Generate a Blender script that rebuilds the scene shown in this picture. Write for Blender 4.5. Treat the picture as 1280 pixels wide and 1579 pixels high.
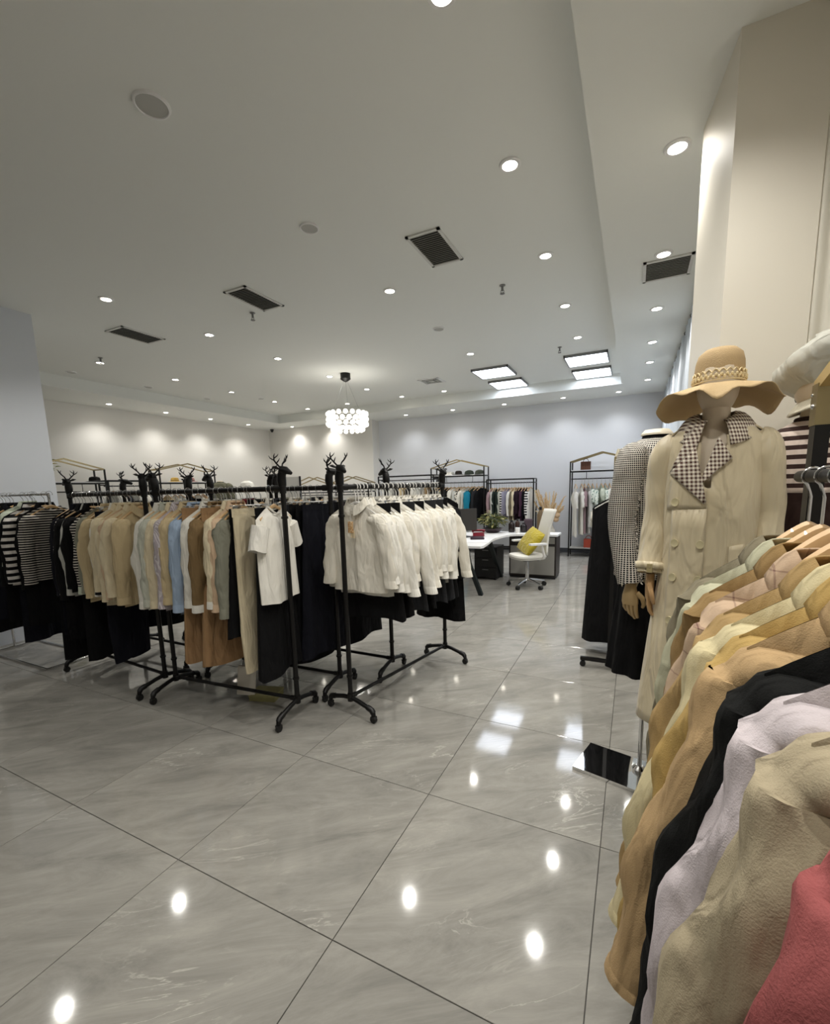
import bpy, bmesh, math, random
from mathutils import Vector, Matrix
random.seed(7)
PI = math.pi
sc = bpy.context.scene
for o in list(bpy.data.objects): bpy.data.objects.remove(o)
COL = sc.collection

# ------------------------------------------------------------------ camera
CAM_H, F_PX, CY = 1.5277, 680.84, 854.41
PITCH, ROLL, ANG = 0.14882, -0.0270, 0.46042
def _cam():
    f = Vector((0, math.cos(PITCH), -math.sin(PITCH))); r = Vector((1, 0, 0)); u = r.cross(f)
    r2 = math.cos(ROLL)*r + math.sin(ROLL)*u; u2 = -math.sin(ROLL)*r + math.cos(ROLL)*u
    ca, sa = math.cos(ANG), math.sin(ANG)
    m = lambda w: Vector((ca*w.x - sa*w.y, sa*w.x + ca*w.y, w.z))
    r2, u2, f = m(r2), m(u2), m(f)
    cd = bpy.data.cameras.new('camera'); co = bpy.data.objects.new('camera', cd); COL.objects.link(co)
    cd.sensor_fit = 'HORIZONTAL'; cd.sensor_width = 36; cd.lens = F_PX/1280*36
    cd.shift_y = (CY-789.5)/1280; cd.clip_start = .02; cd.clip_end = 100
    M = Matrix((( r2.x, u2.x, -f.x, 0), (r2.y, u2.y, -f.y, 0), (r2.z, u2.z, -f.z, CAM_H), (0, 0, 0, 1)))
    co.matrix_world = M; sc.camera = co
_cam()

# ------------------------------------------------------------------ light and exposure
w = bpy.data.worlds.new('world'); sc.world = w; w.use_nodes = True
w.node_tree.nodes['Background'].inputs[0].default_value = (.8, .88, 1, 1)
w.node_tree.nodes['Background'].inputs[1].default_value = .4
sc.view_settings.view_transform = 'Standard'; sc.view_settings.look = 'None'
sc.view_settings.gamma = 1; sc.view_settings.use_curve_mapping = False
sc.view_settings.exposure = 0.28
DOWN_W = 50          # watts of one downlight
PANEL_E = 7         # emission of the LED panels
LENS_E = 30
BULB_E = 1.0

# ------------------------------------------------------------------ helpers
def lin(h):
    h = h.lstrip('#'); c = [int(h[i:i+2], 16)/255 for i in (0, 2, 4)]
    return tuple((x/12.92 if x <= .04045 else ((x+.055)/1.055)**2.4) for x in c) + (1,)
MATS = {}
def mat(name, col='#888888', rough=.6, metal=0, bump=0, bscale=200, pattern=None, col2='#ffffff', p=.02, duty=.5,
        var=.0, emit=0, spec=.5, sheen=0, trans=0, coat=0, ecol=None, wrk=0):
    if name in MATS: return MATS[name]
    m = bpy.data.materials.new(name); m.use_nodes = True; nt = m.node_tree; N = nt.nodes; L = nt.links
    b = N['Principled BSDF']; c = lin(col)
    b.inputs['Base Color'].default_value = c; b.inputs['Roughness'].default_value = rough
    b.inputs['Metallic'].default_value = metal; b.inputs['Specular IOR Level'].default_value = spec
    if sheen: b.inputs['Sheen Weight'].default_value = sheen
    if trans: b.inputs['Transmission Weight'].default_value = trans
    if coat: b.inputs['Coat Weight'].default_value = coat
    if emit:
        b.inputs['Emission Color'].default_value = lin(ecol) if ecol else c; b.inputs['Emission Strength'].default_value = emit
    tc = N.new('ShaderNodeTexCoord'); src = None
    def math_(op, a, bb=None):
        n = N.new('ShaderNodeMath'); n.operation = op
        for i, x in enumerate((a, bb)):
            if x is None: continue
            if isinstance(x, (int, float)): n.inputs[i].default_value = x
            else: L.new(x, n.inputs[i])
        return n.outputs[0]
    def mix(fac, A, B):
        n = N.new('ShaderNodeMix'); n.data_type = 'RGBA'
        L.new(fac, n.inputs[0])
        for i, x in ((6, A), (7, B)):
            if isinstance(x, tuple): n.inputs[i].default_value = x
            else: L.new(x, n.inputs[i])
        return n.outputs[2]
    if pattern:
        sp = N.new('ShaderNodeSeparateXYZ'); L.new(tc.outputs['Object'], sp.inputs[0])
        def band(ax, per, du):
            s = sp.outputs[ax]
            return math_('LESS_THAN', math_('FRACT', math_('DIVIDE', s, per)), du)
        c2 = lin(col2)
        if pattern == 'hstripe': src = mix(band('Z', p, duty), c, c2)
        if pattern == 'vstripe': src = mix(band('X', p, duty), c, c2)
        if pattern == 'gingham':
            a = math_('ADD', sp.outputs['X'], math_('MULTIPLY', sp.outputs['Y'], .7))
            A1 = math_('LESS_THAN', math_('FRACT', math_('DIVIDE', a, p)), duty)
            A2 = band('Z', p, duty)
            src = mix(math_('MULTIPLY', math_('ADD', A1, A2), .5), c, c2)
        if pattern == 'houndstooth':
            su = N.new('ShaderNodeSeparateXYZ'); L.new(tc.outputs['UV'], su.inputs[0])
            A1 = math_('LESS_THAN', math_('FRACT', math_('DIVIDE', su.outputs['X'], p)), duty)
            A2 = math_('LESS_THAN', math_('FRACT', math_('DIVIDE', su.outputs['Y'], p)), duty)
            src = mix(math_('MULTIPLY', A1, A2), c, c2)
        if pattern == 'plaid':
            A1 = band('X', p, duty); A2 = band('Z', p, duty)
            src = mix(math_('MULTIPLY', math_('ADD', A1, A2), .5), c, c2)
        if pattern == 'print':
            nz = N.new('ShaderNodeTexNoise'); nz.inputs['Scale'].default_value = 1/p; nz.inputs['Detail'].default_value = 1
            L.new(tc.outputs['Object'], nz.inputs['Vector'])
            src = mix(math_('GREATER_THAN', nz.outputs['Fac'], 1-duty), c, c2)
    if var:
        nz = N.new('ShaderNodeTexNoise'); nz.inputs['Scale'].default_value = 9; nz.inputs['Detail'].default_value = 4
        L.new(tc.outputs['Object'], nz.inputs['Vector'])
        dk = tuple(x*(1-var) for x in c[:3]) + (1,)
        if src is None: src = mix(nz.outputs['Fac'], dk, c)
    if src is not None: L.new(src, b.inputs['Base Color'])
    if bump:
        nz = N.new('ShaderNodeTexNoise'); nz.inputs['Scale'].default_value = bscale; nz.inputs['Detail'].default_value = 3
        L.new(tc.outputs['Object'], nz.inputs['Vector'])
        bp = N.new('ShaderNodeBump'); bp.inputs['Strength'].default_value = bump; bp.inputs['Distance'].default_value = .002
        L.new(nz.outputs['Fac'], bp.inputs['Height']); L.new(bp.outputs[0], b.inputs['Normal'])
        if wrk:
            mp = N.new('ShaderNodeMapping'); mp.inputs['Scale'].default_value = (15, 15, 4.5); L.new(tc.outputs['Object'], mp.inputs[0])
            n2 = N.new('ShaderNodeTexNoise'); n2.inputs['Scale'].default_value = 1; n2.inputs['Detail'].default_value = 2; n2.inputs['Distortion'].default_value = .8
            L.new(mp.outputs[0], n2.inputs['Vector'])
            b2 = N.new('ShaderNodeBump'); b2.inputs['Strength'].default_value = wrk; b2.inputs['Distance'].default_value = .05
            L.new(n2.outputs['Fac'], b2.inputs['Height']); L.new(b2.outputs[0], bp.inputs['Normal'])
    MATS[name] = m; return m
def cloth(col, name=None, **k):
    k.setdefault('rough', .85); k.setdefault('bump', .35); k.setdefault('bscale', 320); k.setdefault('spec', .2); k.setdefault('var', .12); k.setdefault('wrk', .55)
    return mat(name or 'fabric_'+col, col, **k)

class MB:
    def __init__(s): s.v = []; s.f = []
    def add(s, vs, fs):
        o = len(s.v); s.v += [tuple(x) for x in vs]; s.f += [tuple(i+o for i in f) for f in fs]; return s
    def box(s, c, d, rz=0, rx=0, ry=0):
        R = Matrix.Rotation(rz, 3, 'Z') @ Matrix.Rotation(ry, 3, 'Y') @ Matrix.Rotation(rx, 3, 'X'); c = Vector(c)
        vs = [c + R @ Vector((x*d[0]/2, y*d[1]/2, z*d[2]/2)) for x in (-1, 1) for y in (-1, 1) for z in (-1, 1)]
        return s.add(vs, [(0,1,3,2), (4,6,7,5), (0,4,5,1), (2,3,7,6), (0,2,6,4), (1,5,7,3)])
    def bar(s, a, b, w, d=None):
        return s.tube([a, b], w/2*1.414, n=4, ph=PI/4)
    def tube(s, path, r, n=8, cap=True, ph=0):
        P = [Vector(p) for p in path]; k = len(P)
        R = list(r) if isinstance(r, (list, tuple)) else [r]*k
        vs = []; fs = []; prev = None
        for i, p in enumerate(P):
            t = (P[min(i+1, k-1)] - P[max(i-1, 0)])
            t = t.normalized() if t.length > 1e-9 else Vector((0, 0, 1))
            if prev is None:
                a = Vector((1, 0, 0)) if abs(t.x) < .8 else Vector((0, 1, 0))
                a = (a - t*a.dot(t)).normalized()
            else:
                a = prev - t*prev.dot(t); a = a.normalized() if a.length > 1e-6 else t.orthogonal().normalized()
            prev = a; b = t.cross(a)
            for j in range(n):
                th = 2*PI*j/n + ph; vs.append(p + R[i]*(math.cos(th)*a + math.sin(th)*b))
        for i in range(k-1):
            for j in range(n):
                q = (j+1) % n; fs.append((i*n+j, i*n+q, (i+1)*n+q, (i+1)*n+j))
        if cap: fs.append(tuple(reversed(range(n)))); fs.append(tuple((k-1)*n+j for j in range(n)))
        return s.add(vs, fs)
    def loft(s, rings, cap0=False, cap1=False):
        n = len(rings[0]); vs = [p for r in rings for p in r]; fs = []
        for i in range(len(rings)-1):
            for j in range(n):
                q = (j+1) % n; fs.append((i*n+j, i*n+q, (i+1)*n+q, (i+1)*n+j))
        if cap0: fs.append(tuple(reversed(range(n))))
        if cap1: fs.append(tuple((len(rings)-1)*n+j for j in range(n)))
        return s.add(vs, fs)
    def lathe(s, prof, n=20, c=(0, 0, 0), cap0=True, cap1=True, sx=1, sy=1):
        rings = [[(c[0]+r*sx*math.cos(2*PI*j/n), c[1]+r*sy*math.sin(2*PI*j/n), c[2]+z) for j in range(n)] for r, z in prof]
        return s.loft(rings, cap0, cap1)
    def prism(s, poly, z0, z1):
        n = len(poly); vs = [(x, y, z0) for x, y in poly] + [(x, y, z1) for x, y in poly]
        return s.add(vs, [tuple(reversed(range(n))), tuple(range(n, 2*n))] + [(i, (i+1) % n, n+(i+1) % n, n+i) for i in range(n)])
    def sphere(s, c, r, n=10, m=7, sc=(1, 1, 1)):
        prof = [(max(r*math.sin(PI*i/m), 1e-4), -r*math.cos(PI*i/m)) for i in range(m+1)]
        rings = [[(c[0]+a*sc[0]*math.cos(2*PI*j/n), c[1]+a*sc[1]*math.sin(2*PI*j/n), c[2]+z*sc[2]) for j in range(n)] for a, z in prof]
        return s.loft(rings, True, True)
    def grid(s, fn, nu, nv):
        vs = [fn(i/(nu-1), j/(nv-1)) for i in range(nu) for j in range(nv)]
        return s.add(vs, [(i*nv+j, (i+1)*nv+j, (i+1)*nv+j+1, i*nv+j+1) for i in range(nu-1) for j in range(nv-1)])
    def mesh(s, name='mesh', m=None, smooth=True, weld=0, ang=40):
        me = bpy.data.meshes.new(name); me.from_pydata(s.v, [], s.f)
        bm = bmesh.new(); bm.from_mesh(me)
        if weld: bmesh.ops.remove_doubles(bm, verts=bm.verts, dist=weld)
        bmesh.ops.recalc_face_normals(bm, faces=bm.faces); bm.to_mesh(me); bm.free()
        if smooth:
            me.polygons.foreach_set('use_smooth', [True]*len(me.polygons)); me.set_sharp_from_angle(angle=math.radians(ang))
        if m: me.materials.append(m)
        return me
    def obj(s, name, m, parent=None, loc=(0, 0, 0), rz=0, **k):
        return put(name, s.mesh(name, m, **k), None, parent, loc, rz)
def put(name, me, m=None, parent=None, loc=(0, 0, 0), rz=0):
    o = bpy.data.objects.new(name, me); COL.objects.link(o); o.location = loc; o.rotation_euler = (0, 0, rz)
    if parent: o.parent = parent
    if m:
        if not me.materials: me.materials.append(None)
        o.material_slots[0].link = 'OBJECT'; o.material_slots[0].material = m
    return o
def tag(o, label, cat, group=None):
    o['label'] = label; o['category'] = cat
    if group: o['group'] = group
    return o
def thing(name, label, cat, loc=(0, 0, 0), rz=0, group=None):
    o = bpy.data.objects.new(name, None); COL.objects.link(o); o.empty_display_size = .1
    o.location = loc; o.rotation_euler = (0, 0, rz)
    return tag(o, label, cat, group)
def struct(name, mb, m, **k):
    o = mb.obj(name, m, **k); o['kind'] = 'structure'; return o
def solid(o, t, off=0):
    md = o.modifiers.new('thickness', 'SOLIDIFY'); md.thickness = t; md.offset = off; return o
ORD = ('first second third fourth fifth sixth seventh eighth ninth tenth eleventh twelfth thirteenth fourteenth fifteenth sixteenth '
       'seventeenth eighteenth nineteenth twentieth twenty-first twenty-second twenty-third twenty-fourth twenty-fifth twenty-sixth '
       'twenty-seventh twenty-eighth twenty-ninth thirtieth thirty-first thirty-second thirty-third thirty-fourth').split()

# shared materials
M_wall = mat('wall_paint', '#e9e7e2', .6, bump=.05, bscale=60)
M_wall_led = mat('wall_paint_led_cast', '#e4e6ea', .6, bump=.05, bscale=60)  # cool cast of the LED panels put into the wall colour
M_ceil = mat('ceiling_paint', '#eceeea', .75, bump=.04, bscale=60)
M_col = mat('column_paint', '#d4d8de', .6)
M_black = mat('black_iron', '#111010', .42, .3, bump=.15, bscale=90)
M_rub = mat('black_rubber', '#121212', .6)
M_chrome = mat('chrome', '#d8d8d8', .16, 1)
M_gold = mat('brushed_brass', '#a3946e', .35, .85)
M_wood = mat('hanger_wood', '#dcb684', .42, var=.15, coat=.2)
M_wplas = mat('white_plastic', '#eceae6', .35)
M_white = mat('white_lacquer', '#efefef', .35)
M_dark = mat('dark_plastic', '#1a1a1d', .4)
M_grey = mat('grey_metal', '#8d8d8d', .4, .6)
M_man = mat('mannequin_shell', '#d3c3ab', .45, var=.05)

# ------------------------------------------------------------------ setting
H, HS = 3.48, 3.28
XL, XR, YB, YB2, YF = -9.6, .85, 10.35, 10.02, -3.0
LX0, LX1, LY1 = -8.4, -.26, 9.15      # recess of the main ceiling

def floor_material():
    m = bpy.data.materials.new('polished_marble_tile'); m.use_nodes = True; nt = m.node_tree; N = nt.nodes; L = nt.links
    b = N['Principled BSDF']; b.inputs['Roughness'].default_value = .07; b.inputs['Specular IOR Level'].default_value = .5
    tc = N.new('ShaderNodeTexCoord'); oi = N.new('ShaderNodeObjectInfo')
    add = N.new('ShaderNodeVectorMath'); add.operation = 'ADD'
    L.new(tc.outputs['Object'], add.inputs[0])
    cmb = N.new('ShaderNodeVectorMath'); cmb.operation = 'SCALE'; cmb.inputs['Scale'].default_value = 1.0
    L.new(oi.outputs['Location'], cmb.inputs[0])
    L.new(cmb.outputs[0], add.inputs[1])
    sh = N.new('ShaderNodeVectorMath'); sh.operation = 'ADD'
    rs = N.new('ShaderNodeMath'); rs.operation = 'MULTIPLY'; rs.inputs[1].default_value = 7; L.new(oi.outputs['Random'], rs.inputs[0])
    cx = N.new('ShaderNodeCombineXYZ'); L.new(rs.outputs[0], cx.inputs[2])
    L.new(add.outputs[0], sh.inputs[0]); L.new(cx.outputs[0], sh.inputs[1])
    mp0 = N.new('ShaderNodeMapping'); mp0.inputs['Rotation'].default_value = (0, 0, -math.radians(38)); L.new(sh.outputs[0], mp0.inputs[0])
    mp = N.new('ShaderNodeMapping'); mp.inputs['Scale'].default_value = (1.3, 4.6, 1); L.new(mp0.outputs[0], mp.inputs[0])
    n1 = N.new('ShaderNodeTexNoise'); n1.inputs['Scale'].default_value = 1.5; n1.inputs['Detail'].default_value = 9; n1.inputs['Roughness'].default_value = .74; n1.inputs['Distortion'].default_value = .6
    L.new(mp.outputs[0], n1.inputs['Vector'])
    r1 = N.new('ShaderNodeValToRGB'); e = r1.color_ramp.elements
    e[0].position = .25; e[0].color = lin('#7b7974'); e[1].position = .78; e[1].color = lin('#aeaba3')
    L.new(n1.outputs['Fac'], r1.inputs[0])
    n2 = N.new('ShaderNodeTexNoise'); n2.inputs['Scale'].default_value = 1.3; n2.inputs['Detail'].default_value = 7; n2.inputs['Roughness'].default_value = .6; n2.inputs['Distortion'].default_value = 1.2
    L.new(mp.outputs[0], n2.inputs['Vector'])
    a = N.new('ShaderNodeMath'); a.operation = 'SUBTRACT'; a.inputs[1].default_value = .5; L.new(n2.outputs['Fac'], a.inputs[0])
    ab = N.new('ShaderNodeMath'); ab.operation = 'ABSOLUTE'; L.new(a.outputs[0], ab.inputs[0])
    r2 = N.new('ShaderNodeValToRGB'); e = r2.color_ramp.elements
    e[0].position = 0; e[0].color = (1, 1, 1, 1); e[1].position = .014; e[1].color = (0, 0, 0, 1); L.new(ab.outputs[0], r2.inputs[0])
    n3 = N.new('ShaderNodeTexNoise'); n3.inputs['Scale'].default_value = 2.2; L.new(sh.outputs[0], n3.inputs['Vector'])
    r3 = N.new('ShaderNodeValToRGB'); r3.color_ramp.elements[0].position = .52; r3.color_ramp.elements[1].position = .7; L.new(n3.outputs['Fac'], r3.inputs[0])
    mu = N.new('ShaderNodeMath'); mu.operation = 'MULTIPLY'; L.new(r2.outputs[0], mu.inputs[0]); L.new(r3.outputs[0], mu.inputs[1])
    mu2 = N.new('ShaderNodeMath'); mu2.operation = 'MULTIPLY'; mu2.inputs[1].default_value = .6; L.new(mu.outputs[0], mu2.inputs[0])
    mx = N.new('ShaderNodeMix'); mx.data_type = 'RGBA'; L.new(mu2.outputs[0], mx.inputs[0]); L.new(r1.outputs[0], mx.inputs[6]); mx.inputs[7].default_value = lin('#d2cec4')
    L.new(mx.outputs[2], b.inputs['Base Color'])
    return m
M_floor = floor_material()
M_grout = mat('grout', '#4a4844', .8)

floor = struct('floor', MB().box(((XL+XR)/2, (YB+YF)/2, -.055), (XR-XL+.4, YB-YF+.4, .1)), M_grout)
T = .8; OX, OY = -.866, 1.027
tb = MB(); g = T/2-.0016; h0 = T/2-.0026
tb.loft([[(sx*a, sy*a, z) for sx, sy in ((-1, -1), (1, -1), (1, 1), (-1, 1))] for a, z in ((g, -.0049), (g, -.001), (h0, 0))], True, True)
tile_me = tb.mesh('tile', M_floor, smooth=False)
i0 = math.floor((XL-OX)/T); i1 = math.ceil((XR-OX)/T)
j0 = math.floor((-.9-OY)/T); j1 = math.ceil((YB-OY)/T)
for i in range(i0, i1):
    for j in range(j0, j1):
        put('tile', tile_me, None, floor, (OX+(i+.5)*T, OY+(j+.5)*T, 0))
# ceiling
c = MB(); c.box(((LX0+LX1)/2, (LY1+YF)/2, H+.03), (LX1-LX0+.1, LY1-YF+.1, .06)); struct('ceiling', c, M_ceil, smooth=False)
def soff(name, x0, x1, y0, y1):
    b = MB(); b.box(((x0+x1)/2, (y0+y1)/2, (HS+H+.06)/2), (x1-x0, y1-y0, H+.06-HS)); struct(name, b, M_ceil, smooth=False)
soff('ceiling_soffit_right', LX1, XR, YF, YB); soff('ceiling_soffit_back', XL, LX1, LY1, YB); soff('ceiling_soffit_left', XL, LX0, YF, LY1)
# walls
def wall(name, x0, x1, y0, y1, m, z1=H):
    return struct(name, MB().box(((x0+x1)/2, (y0+y1)/2, z1/2), (x1-x0, y1-y0, z1)), m, smooth=False)
wall('wall_left', XL-.12, XL, YF, YB+.2, M_wall); wall('wall_right', XR, XR+.12, YF, YB+.2, M_wall)
wall('wall_back', -6.1, XR, YB, YB+.15, M_wall_led); wall('wall_back_left', XL, -6.1, YB2, YB+.15, M_wall)
wall('wall_front', XL, XR, YF-.12, YF, M_wall)
wall('wall_column_left', -6.7, -5.9, 1.9, 2.76, M_col)
p = MB(); p.prism([(.24, 2.93), (.305, 2.4), (.60, 2.4), (.85, 2.93)], 0, HS); struct('wall_column_right', p, mat('pillar_paint', '#e6e0d2', .5), smooth=False)
M_base = mat('baseboard_stone', '#54575c', .3)
struct('baseboard_back', MB().box((-2.6, YB-.008, .05), (6.9, .016, .1)), M_base, smooth=False)
struct('baseboard_left', MB().box((XL+.008, 3.6, .05), (.016, 12.8, .1)), M_base, smooth=False)
# slim ledge line under the soffit lip
for n, b in (('trim_1', ((LX0+LX1)/2, LY1-.012, HS+.012, LX1-LX0, .024, .024)), ('trim_2', (LX1-.012, 3.0, HS+.012, .024, 12.2, .024)), ('trim_3', (LX0+.012, 3.0, HS+.012, .024, 12.2, .024))):
    struct(n, MB().box(b[:3], b[3:]), M_ceil, smooth=False)

# ------------------------------------------------------------------ ceiling fixtures
ring_me = MB().lathe([(.043, -.002), (.046, -.010), (.060, -.010), (.066, -.004), (.066, 0)], 24, cap0=False, cap1=False).mesh('trim_ring', M_white)
lens_me = MB().lathe([(.044, -.0035), (.02, -.0045), (.001, -.005)], 20).mesh('lens', mat('lit_lens', '#fff6e6', .4, emit=LENS_E))
cone = None
def downlight(x, y, z, label, tilt=(0, 0), wts=1.0, col=(1, .972, .918)):
    t = thing('downlight', label, 'downlight', (x, y, z), 0, 'recessed ceiling downlights')
    put('trim_ring', ring_me, None, t); put('lens', lens_me, None, t)
    ld = bpy.data.lights.new('downlight_beam', 'SPOT'); ld.energy = DOWN_W*wts; ld.spot_size = math.radians(128); ld.spot_blend = 1
    ld.shadow_soft_size = .04; ld.color = col
    lo = bpy.data.objects.new('beam', ld); COL.objects.link(lo); lo.parent = t; lo.location = (0, 0, -.03); lo.rotation_euler = (tilt[0], tilt[1], 0)
ROWS = [(-.77, 'right row', [1.93, 3.01, 4.24, 5.46, 6.67], 'main ceiling near the right soffit'),
        (-2.27, 'second row', [4.17, 6.61], 'main ceiling above the white blouse rack side'),
        (-4.82, 'third row', [2.92, 4.13, 5.32, 6.57, 7.77], 'main ceiling in the middle row'),
        (-7.15, 'left row', [4.13, 5.34, 6.53, 7.7], 'main ceiling toward the left wall')]
for x, rn, ys, d in ROWS:
    for k, y in enumerate(ys):
        downlight(x, y, H, f'lit round downlight in {d}, {ORD[k]} from the camera')
for k, x in enumerate((-7.13, -5.98, -4.57, -3.59)):
    downlight(x, 8.78, H, f'lit downlight in main ceiling row before the back soffit, {ORD[k]} from left', wts=.8)
for k, y in enumerate((3.0, 4.24, 5.46, 6.68, 7.74, 9.0)):
    downlight(.13, y, HS, f'lit downlight in the right soffit strip, {ORD[k]} from the camera', wts=.8)
for k, y in enumerate((5.34, 6.5, 7.63, 8.79)):
    downlight(-9.12, y, HS, f'small downlight in the left wall soffit, {ORD[k]} from the grey column', tilt=(0, 0), wts=.65)
for k, (x, y) in enumerate(((-8.5, 9.76), (-7.3, 9.76), (-5.03, 9.85), (-3.82, 9.85), (-2.62, 9.85), (-1.39, 9.85), (-.35, 9.85))):
    downlight(x, y, HS, f'small downlight in the back wall soffit, {ORD[k]} from the left corner', wts=.5 if k < 2 else .4, col=(1, .96, .9) if k < 2 else (.95, .97, 1))
# lamps of the same grid over the part of the shop around the camera
for k, (x, y) in enumerate(((-.77, .6), (-.77, -.7), (-2.27, .3), (-4.82, 1.68), (-4.82, -.4))):
    downlight(x, y, H, f'downlight of the ceiling grid over the aisle by the camera, {ORD[k]} of five', wts=.8)
for k, y in enumerate((1.76, .55)):
    downlight(.13, y, HS, f'downlight in the right soffit above the blazer rack, {ORD[k]} counted from the pillar', wts=1.1)
# round ceiling speakers
M_spk = mat('speaker_grille', '#bdbdb8', .7, bump=.5, bscale=500)
for k, (x, y, r) in enumerate(((-2.27, 1.72, .085), (-2.27, 2.94, .07), (-2.27, 5.41, .07), (-8.05, 4.2, .07), (-8.05, 5.45, .07), (-8.05, 6.7, .07), (-7.15, 7.3, .06))):
    t = thing('ceiling_speaker', ('round flush ceiling speaker nearest the camera', 'round flush ceiling speaker left of the large square-ended vent',
              'round flush ceiling speaker beyond the near vent', 'small ceiling disc beside the left soffit, nearest the grey column', 'small ceiling disc beside the left soffit, second from column',
              'small ceiling disc beside the left soffit, third from column', 'small ceiling disc near the far left corner')[k], 'speaker', (x, y, H), 0, 'round ceiling speakers')
    MB().lathe([(r*.86, -.006), (r*.9, -.012), (r, -.01), (r*1.04, 0)], 28, cap0=False, cap1=False).obj('rim', M_white, t)
    MB().lathe([(r*.87, -.007), (r*.4, -.009), (.001, -.009)], 28).obj('grille', M_spk, t)
# vents
M_slat = mat('vent_slat', '#b4b4b0', .5); M_shade = mat('opening_shade', '#4a4a48', .9)  # the dark one is a flat tone painted as shade inside openings
def vent(x, y, z, w, l, label, n=18):
    t = thing('air_vent', label, 'vent', (x, y, z), 0, 'ceiling air vents')
    fr = MB()
    for a in (-1, 1):
        fr.box((a*(w/2-.012), 0, -.006), (.024, l, .012)); fr.box((0, a*(l/2-.012), -.006), (w, .024, .012))
    fr.obj('frame', mat('vent_frame', '#d6d6d2', .5), t, smooth=False)
    MB().box((0, 0, -.0015), (w-.04, l-.04, .003)).obj('duct_shade_sheet', M_shade, t, smooth=False)  # dark sheet standing in for the shade behind the slats
    sl = MB().box((0, 0, 0), (w-.048, .016, .003), rx=.6).mesh('slat', M_slat, smooth=False)
    for k in range(n): put('slat', sl, None, t, (0, -l/2+.035+(l-.07)*k/(n-1), -.008))
vent(-1.555, 3.67, H, .29, .54, 'rectangular slatted air vent above the white blouse rack')
vent(-3.555, 3.65, H, .29, .54, 'rectangular slatted air vent in the middle of the ceiling')
vent(-5.58, 3.69, H, .34, .54, 'rectangular slatted air vent nearest the grey column')
vent(.17, 4.52, HS, .36, .40, 'wide return-air grille in the right soffit beside the pillar', 12)
t = thing('square_diffuser', 'small square ceiling diffuser beyond the chandelier', 'vent', (-3.45, 7.85, H))
for k, a in enumerate((.2, .14, .08)):
    f = MB()
    for q in (-1, 1): f.box((q*(a-.012), 0, -.006-.003*k), (.024, 2*a, .01)); f.box((0, q*(a-.012), -.006-.003*k), (2*a, .024, .01))
    f.obj('louvre', M_slat if k else M_white, t, smooth=False)
# sprinklers
for k, (px, py, lab) in enumerate(((-3.85, 3.9, 'small metal sprinkler head by the middle vent'), (-1.25, 4.62, 'small dark sprinkler head by the vent over the white blouses'),
                               (-1.05, 7.0, 'small sprinkler head beside the right pair of LED panels'), (-6.9, 4.0, 'small sprinkler head by the left row of downlights'))):
    t = thing('sprinkler', lab, 'sprinkler', (px, py, H), 0, 'ceiling sprinklers')
    MB().lathe([(.03, 0), (.03, -.006), (.012, -.012), (.012, -.05), (.006, -.055)], 12).obj('body', M_grey, t)
    MB().lathe([(.024, -.075), (.024, -.08), (.004, -.083)], 10).obj('deflector', M_grey, t)
    MB().tube([(-.012, 0, -.045), (-.018, 0, -.06), (0, 0, -.077)], .003, 5).tube([(.012, 0, -.045), (.018, 0, -.06), (0, 0, -.077)], .003, 5).obj('yoke', M_grey, t)
# LED panels
M_led = mat('led_panel_light', '#e9f1ff', .5, emit=PANEL_E)
for x, y, lab in ((-2.25, 7.8, 'square lit LED panel, front one of the left pair'), (-2.25, 8.79, 'square lit LED panel, rear one of the left pair'),
                  (-.75, 7.8, 'square lit LED panel, front one of the right pair'), (-.75, 8.79, 'square lit LED panel, rear one of the right pair')):
    t = thing('led_panel', lab, 'light panel', (x, y, H), 0, 'square LED ceiling panels')
    f = MB()
    for a in (-1, 1): f.box((a*.305, 0, -.02), (.02, .64, .04)); f.box((0, a*.31, -.02), (.63, .02, .04))
    f.obj('frame', M_grey, t, smooth=False)
    MB().box((0, 0, -.031), (.592, .602, .006)).obj('diffuser', M_led, t, smooth=False)
# chandelier of glass balls
t = thing('chandelier', 'round chandelier of lit glass balls under a black ceiling mount', 'chandelier', (-4.49, 6.57, H))
MB().lathe([(.085, 0), (.085, -.07), (.09, -.09), (.05, -.12), (.012, -.14)], 20).obj('ceiling_mount', M_black, t)
wr = MB()
for k in range(3):
    a = 2*PI*k/3; wr.tube([(.03*math.cos(a), .03*math.sin(a), -.12), (.27*math.cos(a), .27*math.sin(a), -.66)], .0016, 5)
wr.obj('suspension_wire', M_grey, t)
fr = MB()
for z in (-.68, -.77, -.86): fr.tube([(.29*math.cos(2*PI*j/32), .29*math.sin(2*PI*j/32), z) for j in range(33)], .004, 5, cap=False)
fr.obj('ring_frame', M_chrome, t)
bulb_me = MB().sphere((0, 0, 0), .041, 12, 8).mesh('glass_ball', mat('lit_glass_ball', '#fffaf0', .15, emit=BULB_E))
for r_ in range(4):
    nb = 18 if r_ < 3 else 15
    R_ = .33 if r_ < 3 else .26
    for j in range(nb):
        a = 2*PI*(j+.5*(r_ % 2))/nb; put('glass_ball', bulb_me, None, t, (R_*math.cos(a), R_*math.sin(a), -.67-.085*r_))
ld = bpy.data.lights.new('chandelier_glow', 'POINT'); ld.energy = 12; ld.shadow_soft_size = .2; ld.color = (1, .96, .9)
lo = bpy.data.objects.new('glow', ld); COL.objects.link(lo); lo.parent = t; lo.location = (0, 0, -1.06)
# dome camera
t = thing('security_camera', 'small black dome security camera high in the left corner', 'camera', (-9.2, 9.72, HS-.02))
MB().lathe([(.05, 0), (.05, -.03), (.045, -.035)], 16).obj('mount', M_dark, t); MB().sphere((0, 0, -.045), .04, 12, 8).obj('dome', mat('smoked_dome', '#0a0a0a', .1), t)
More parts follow.
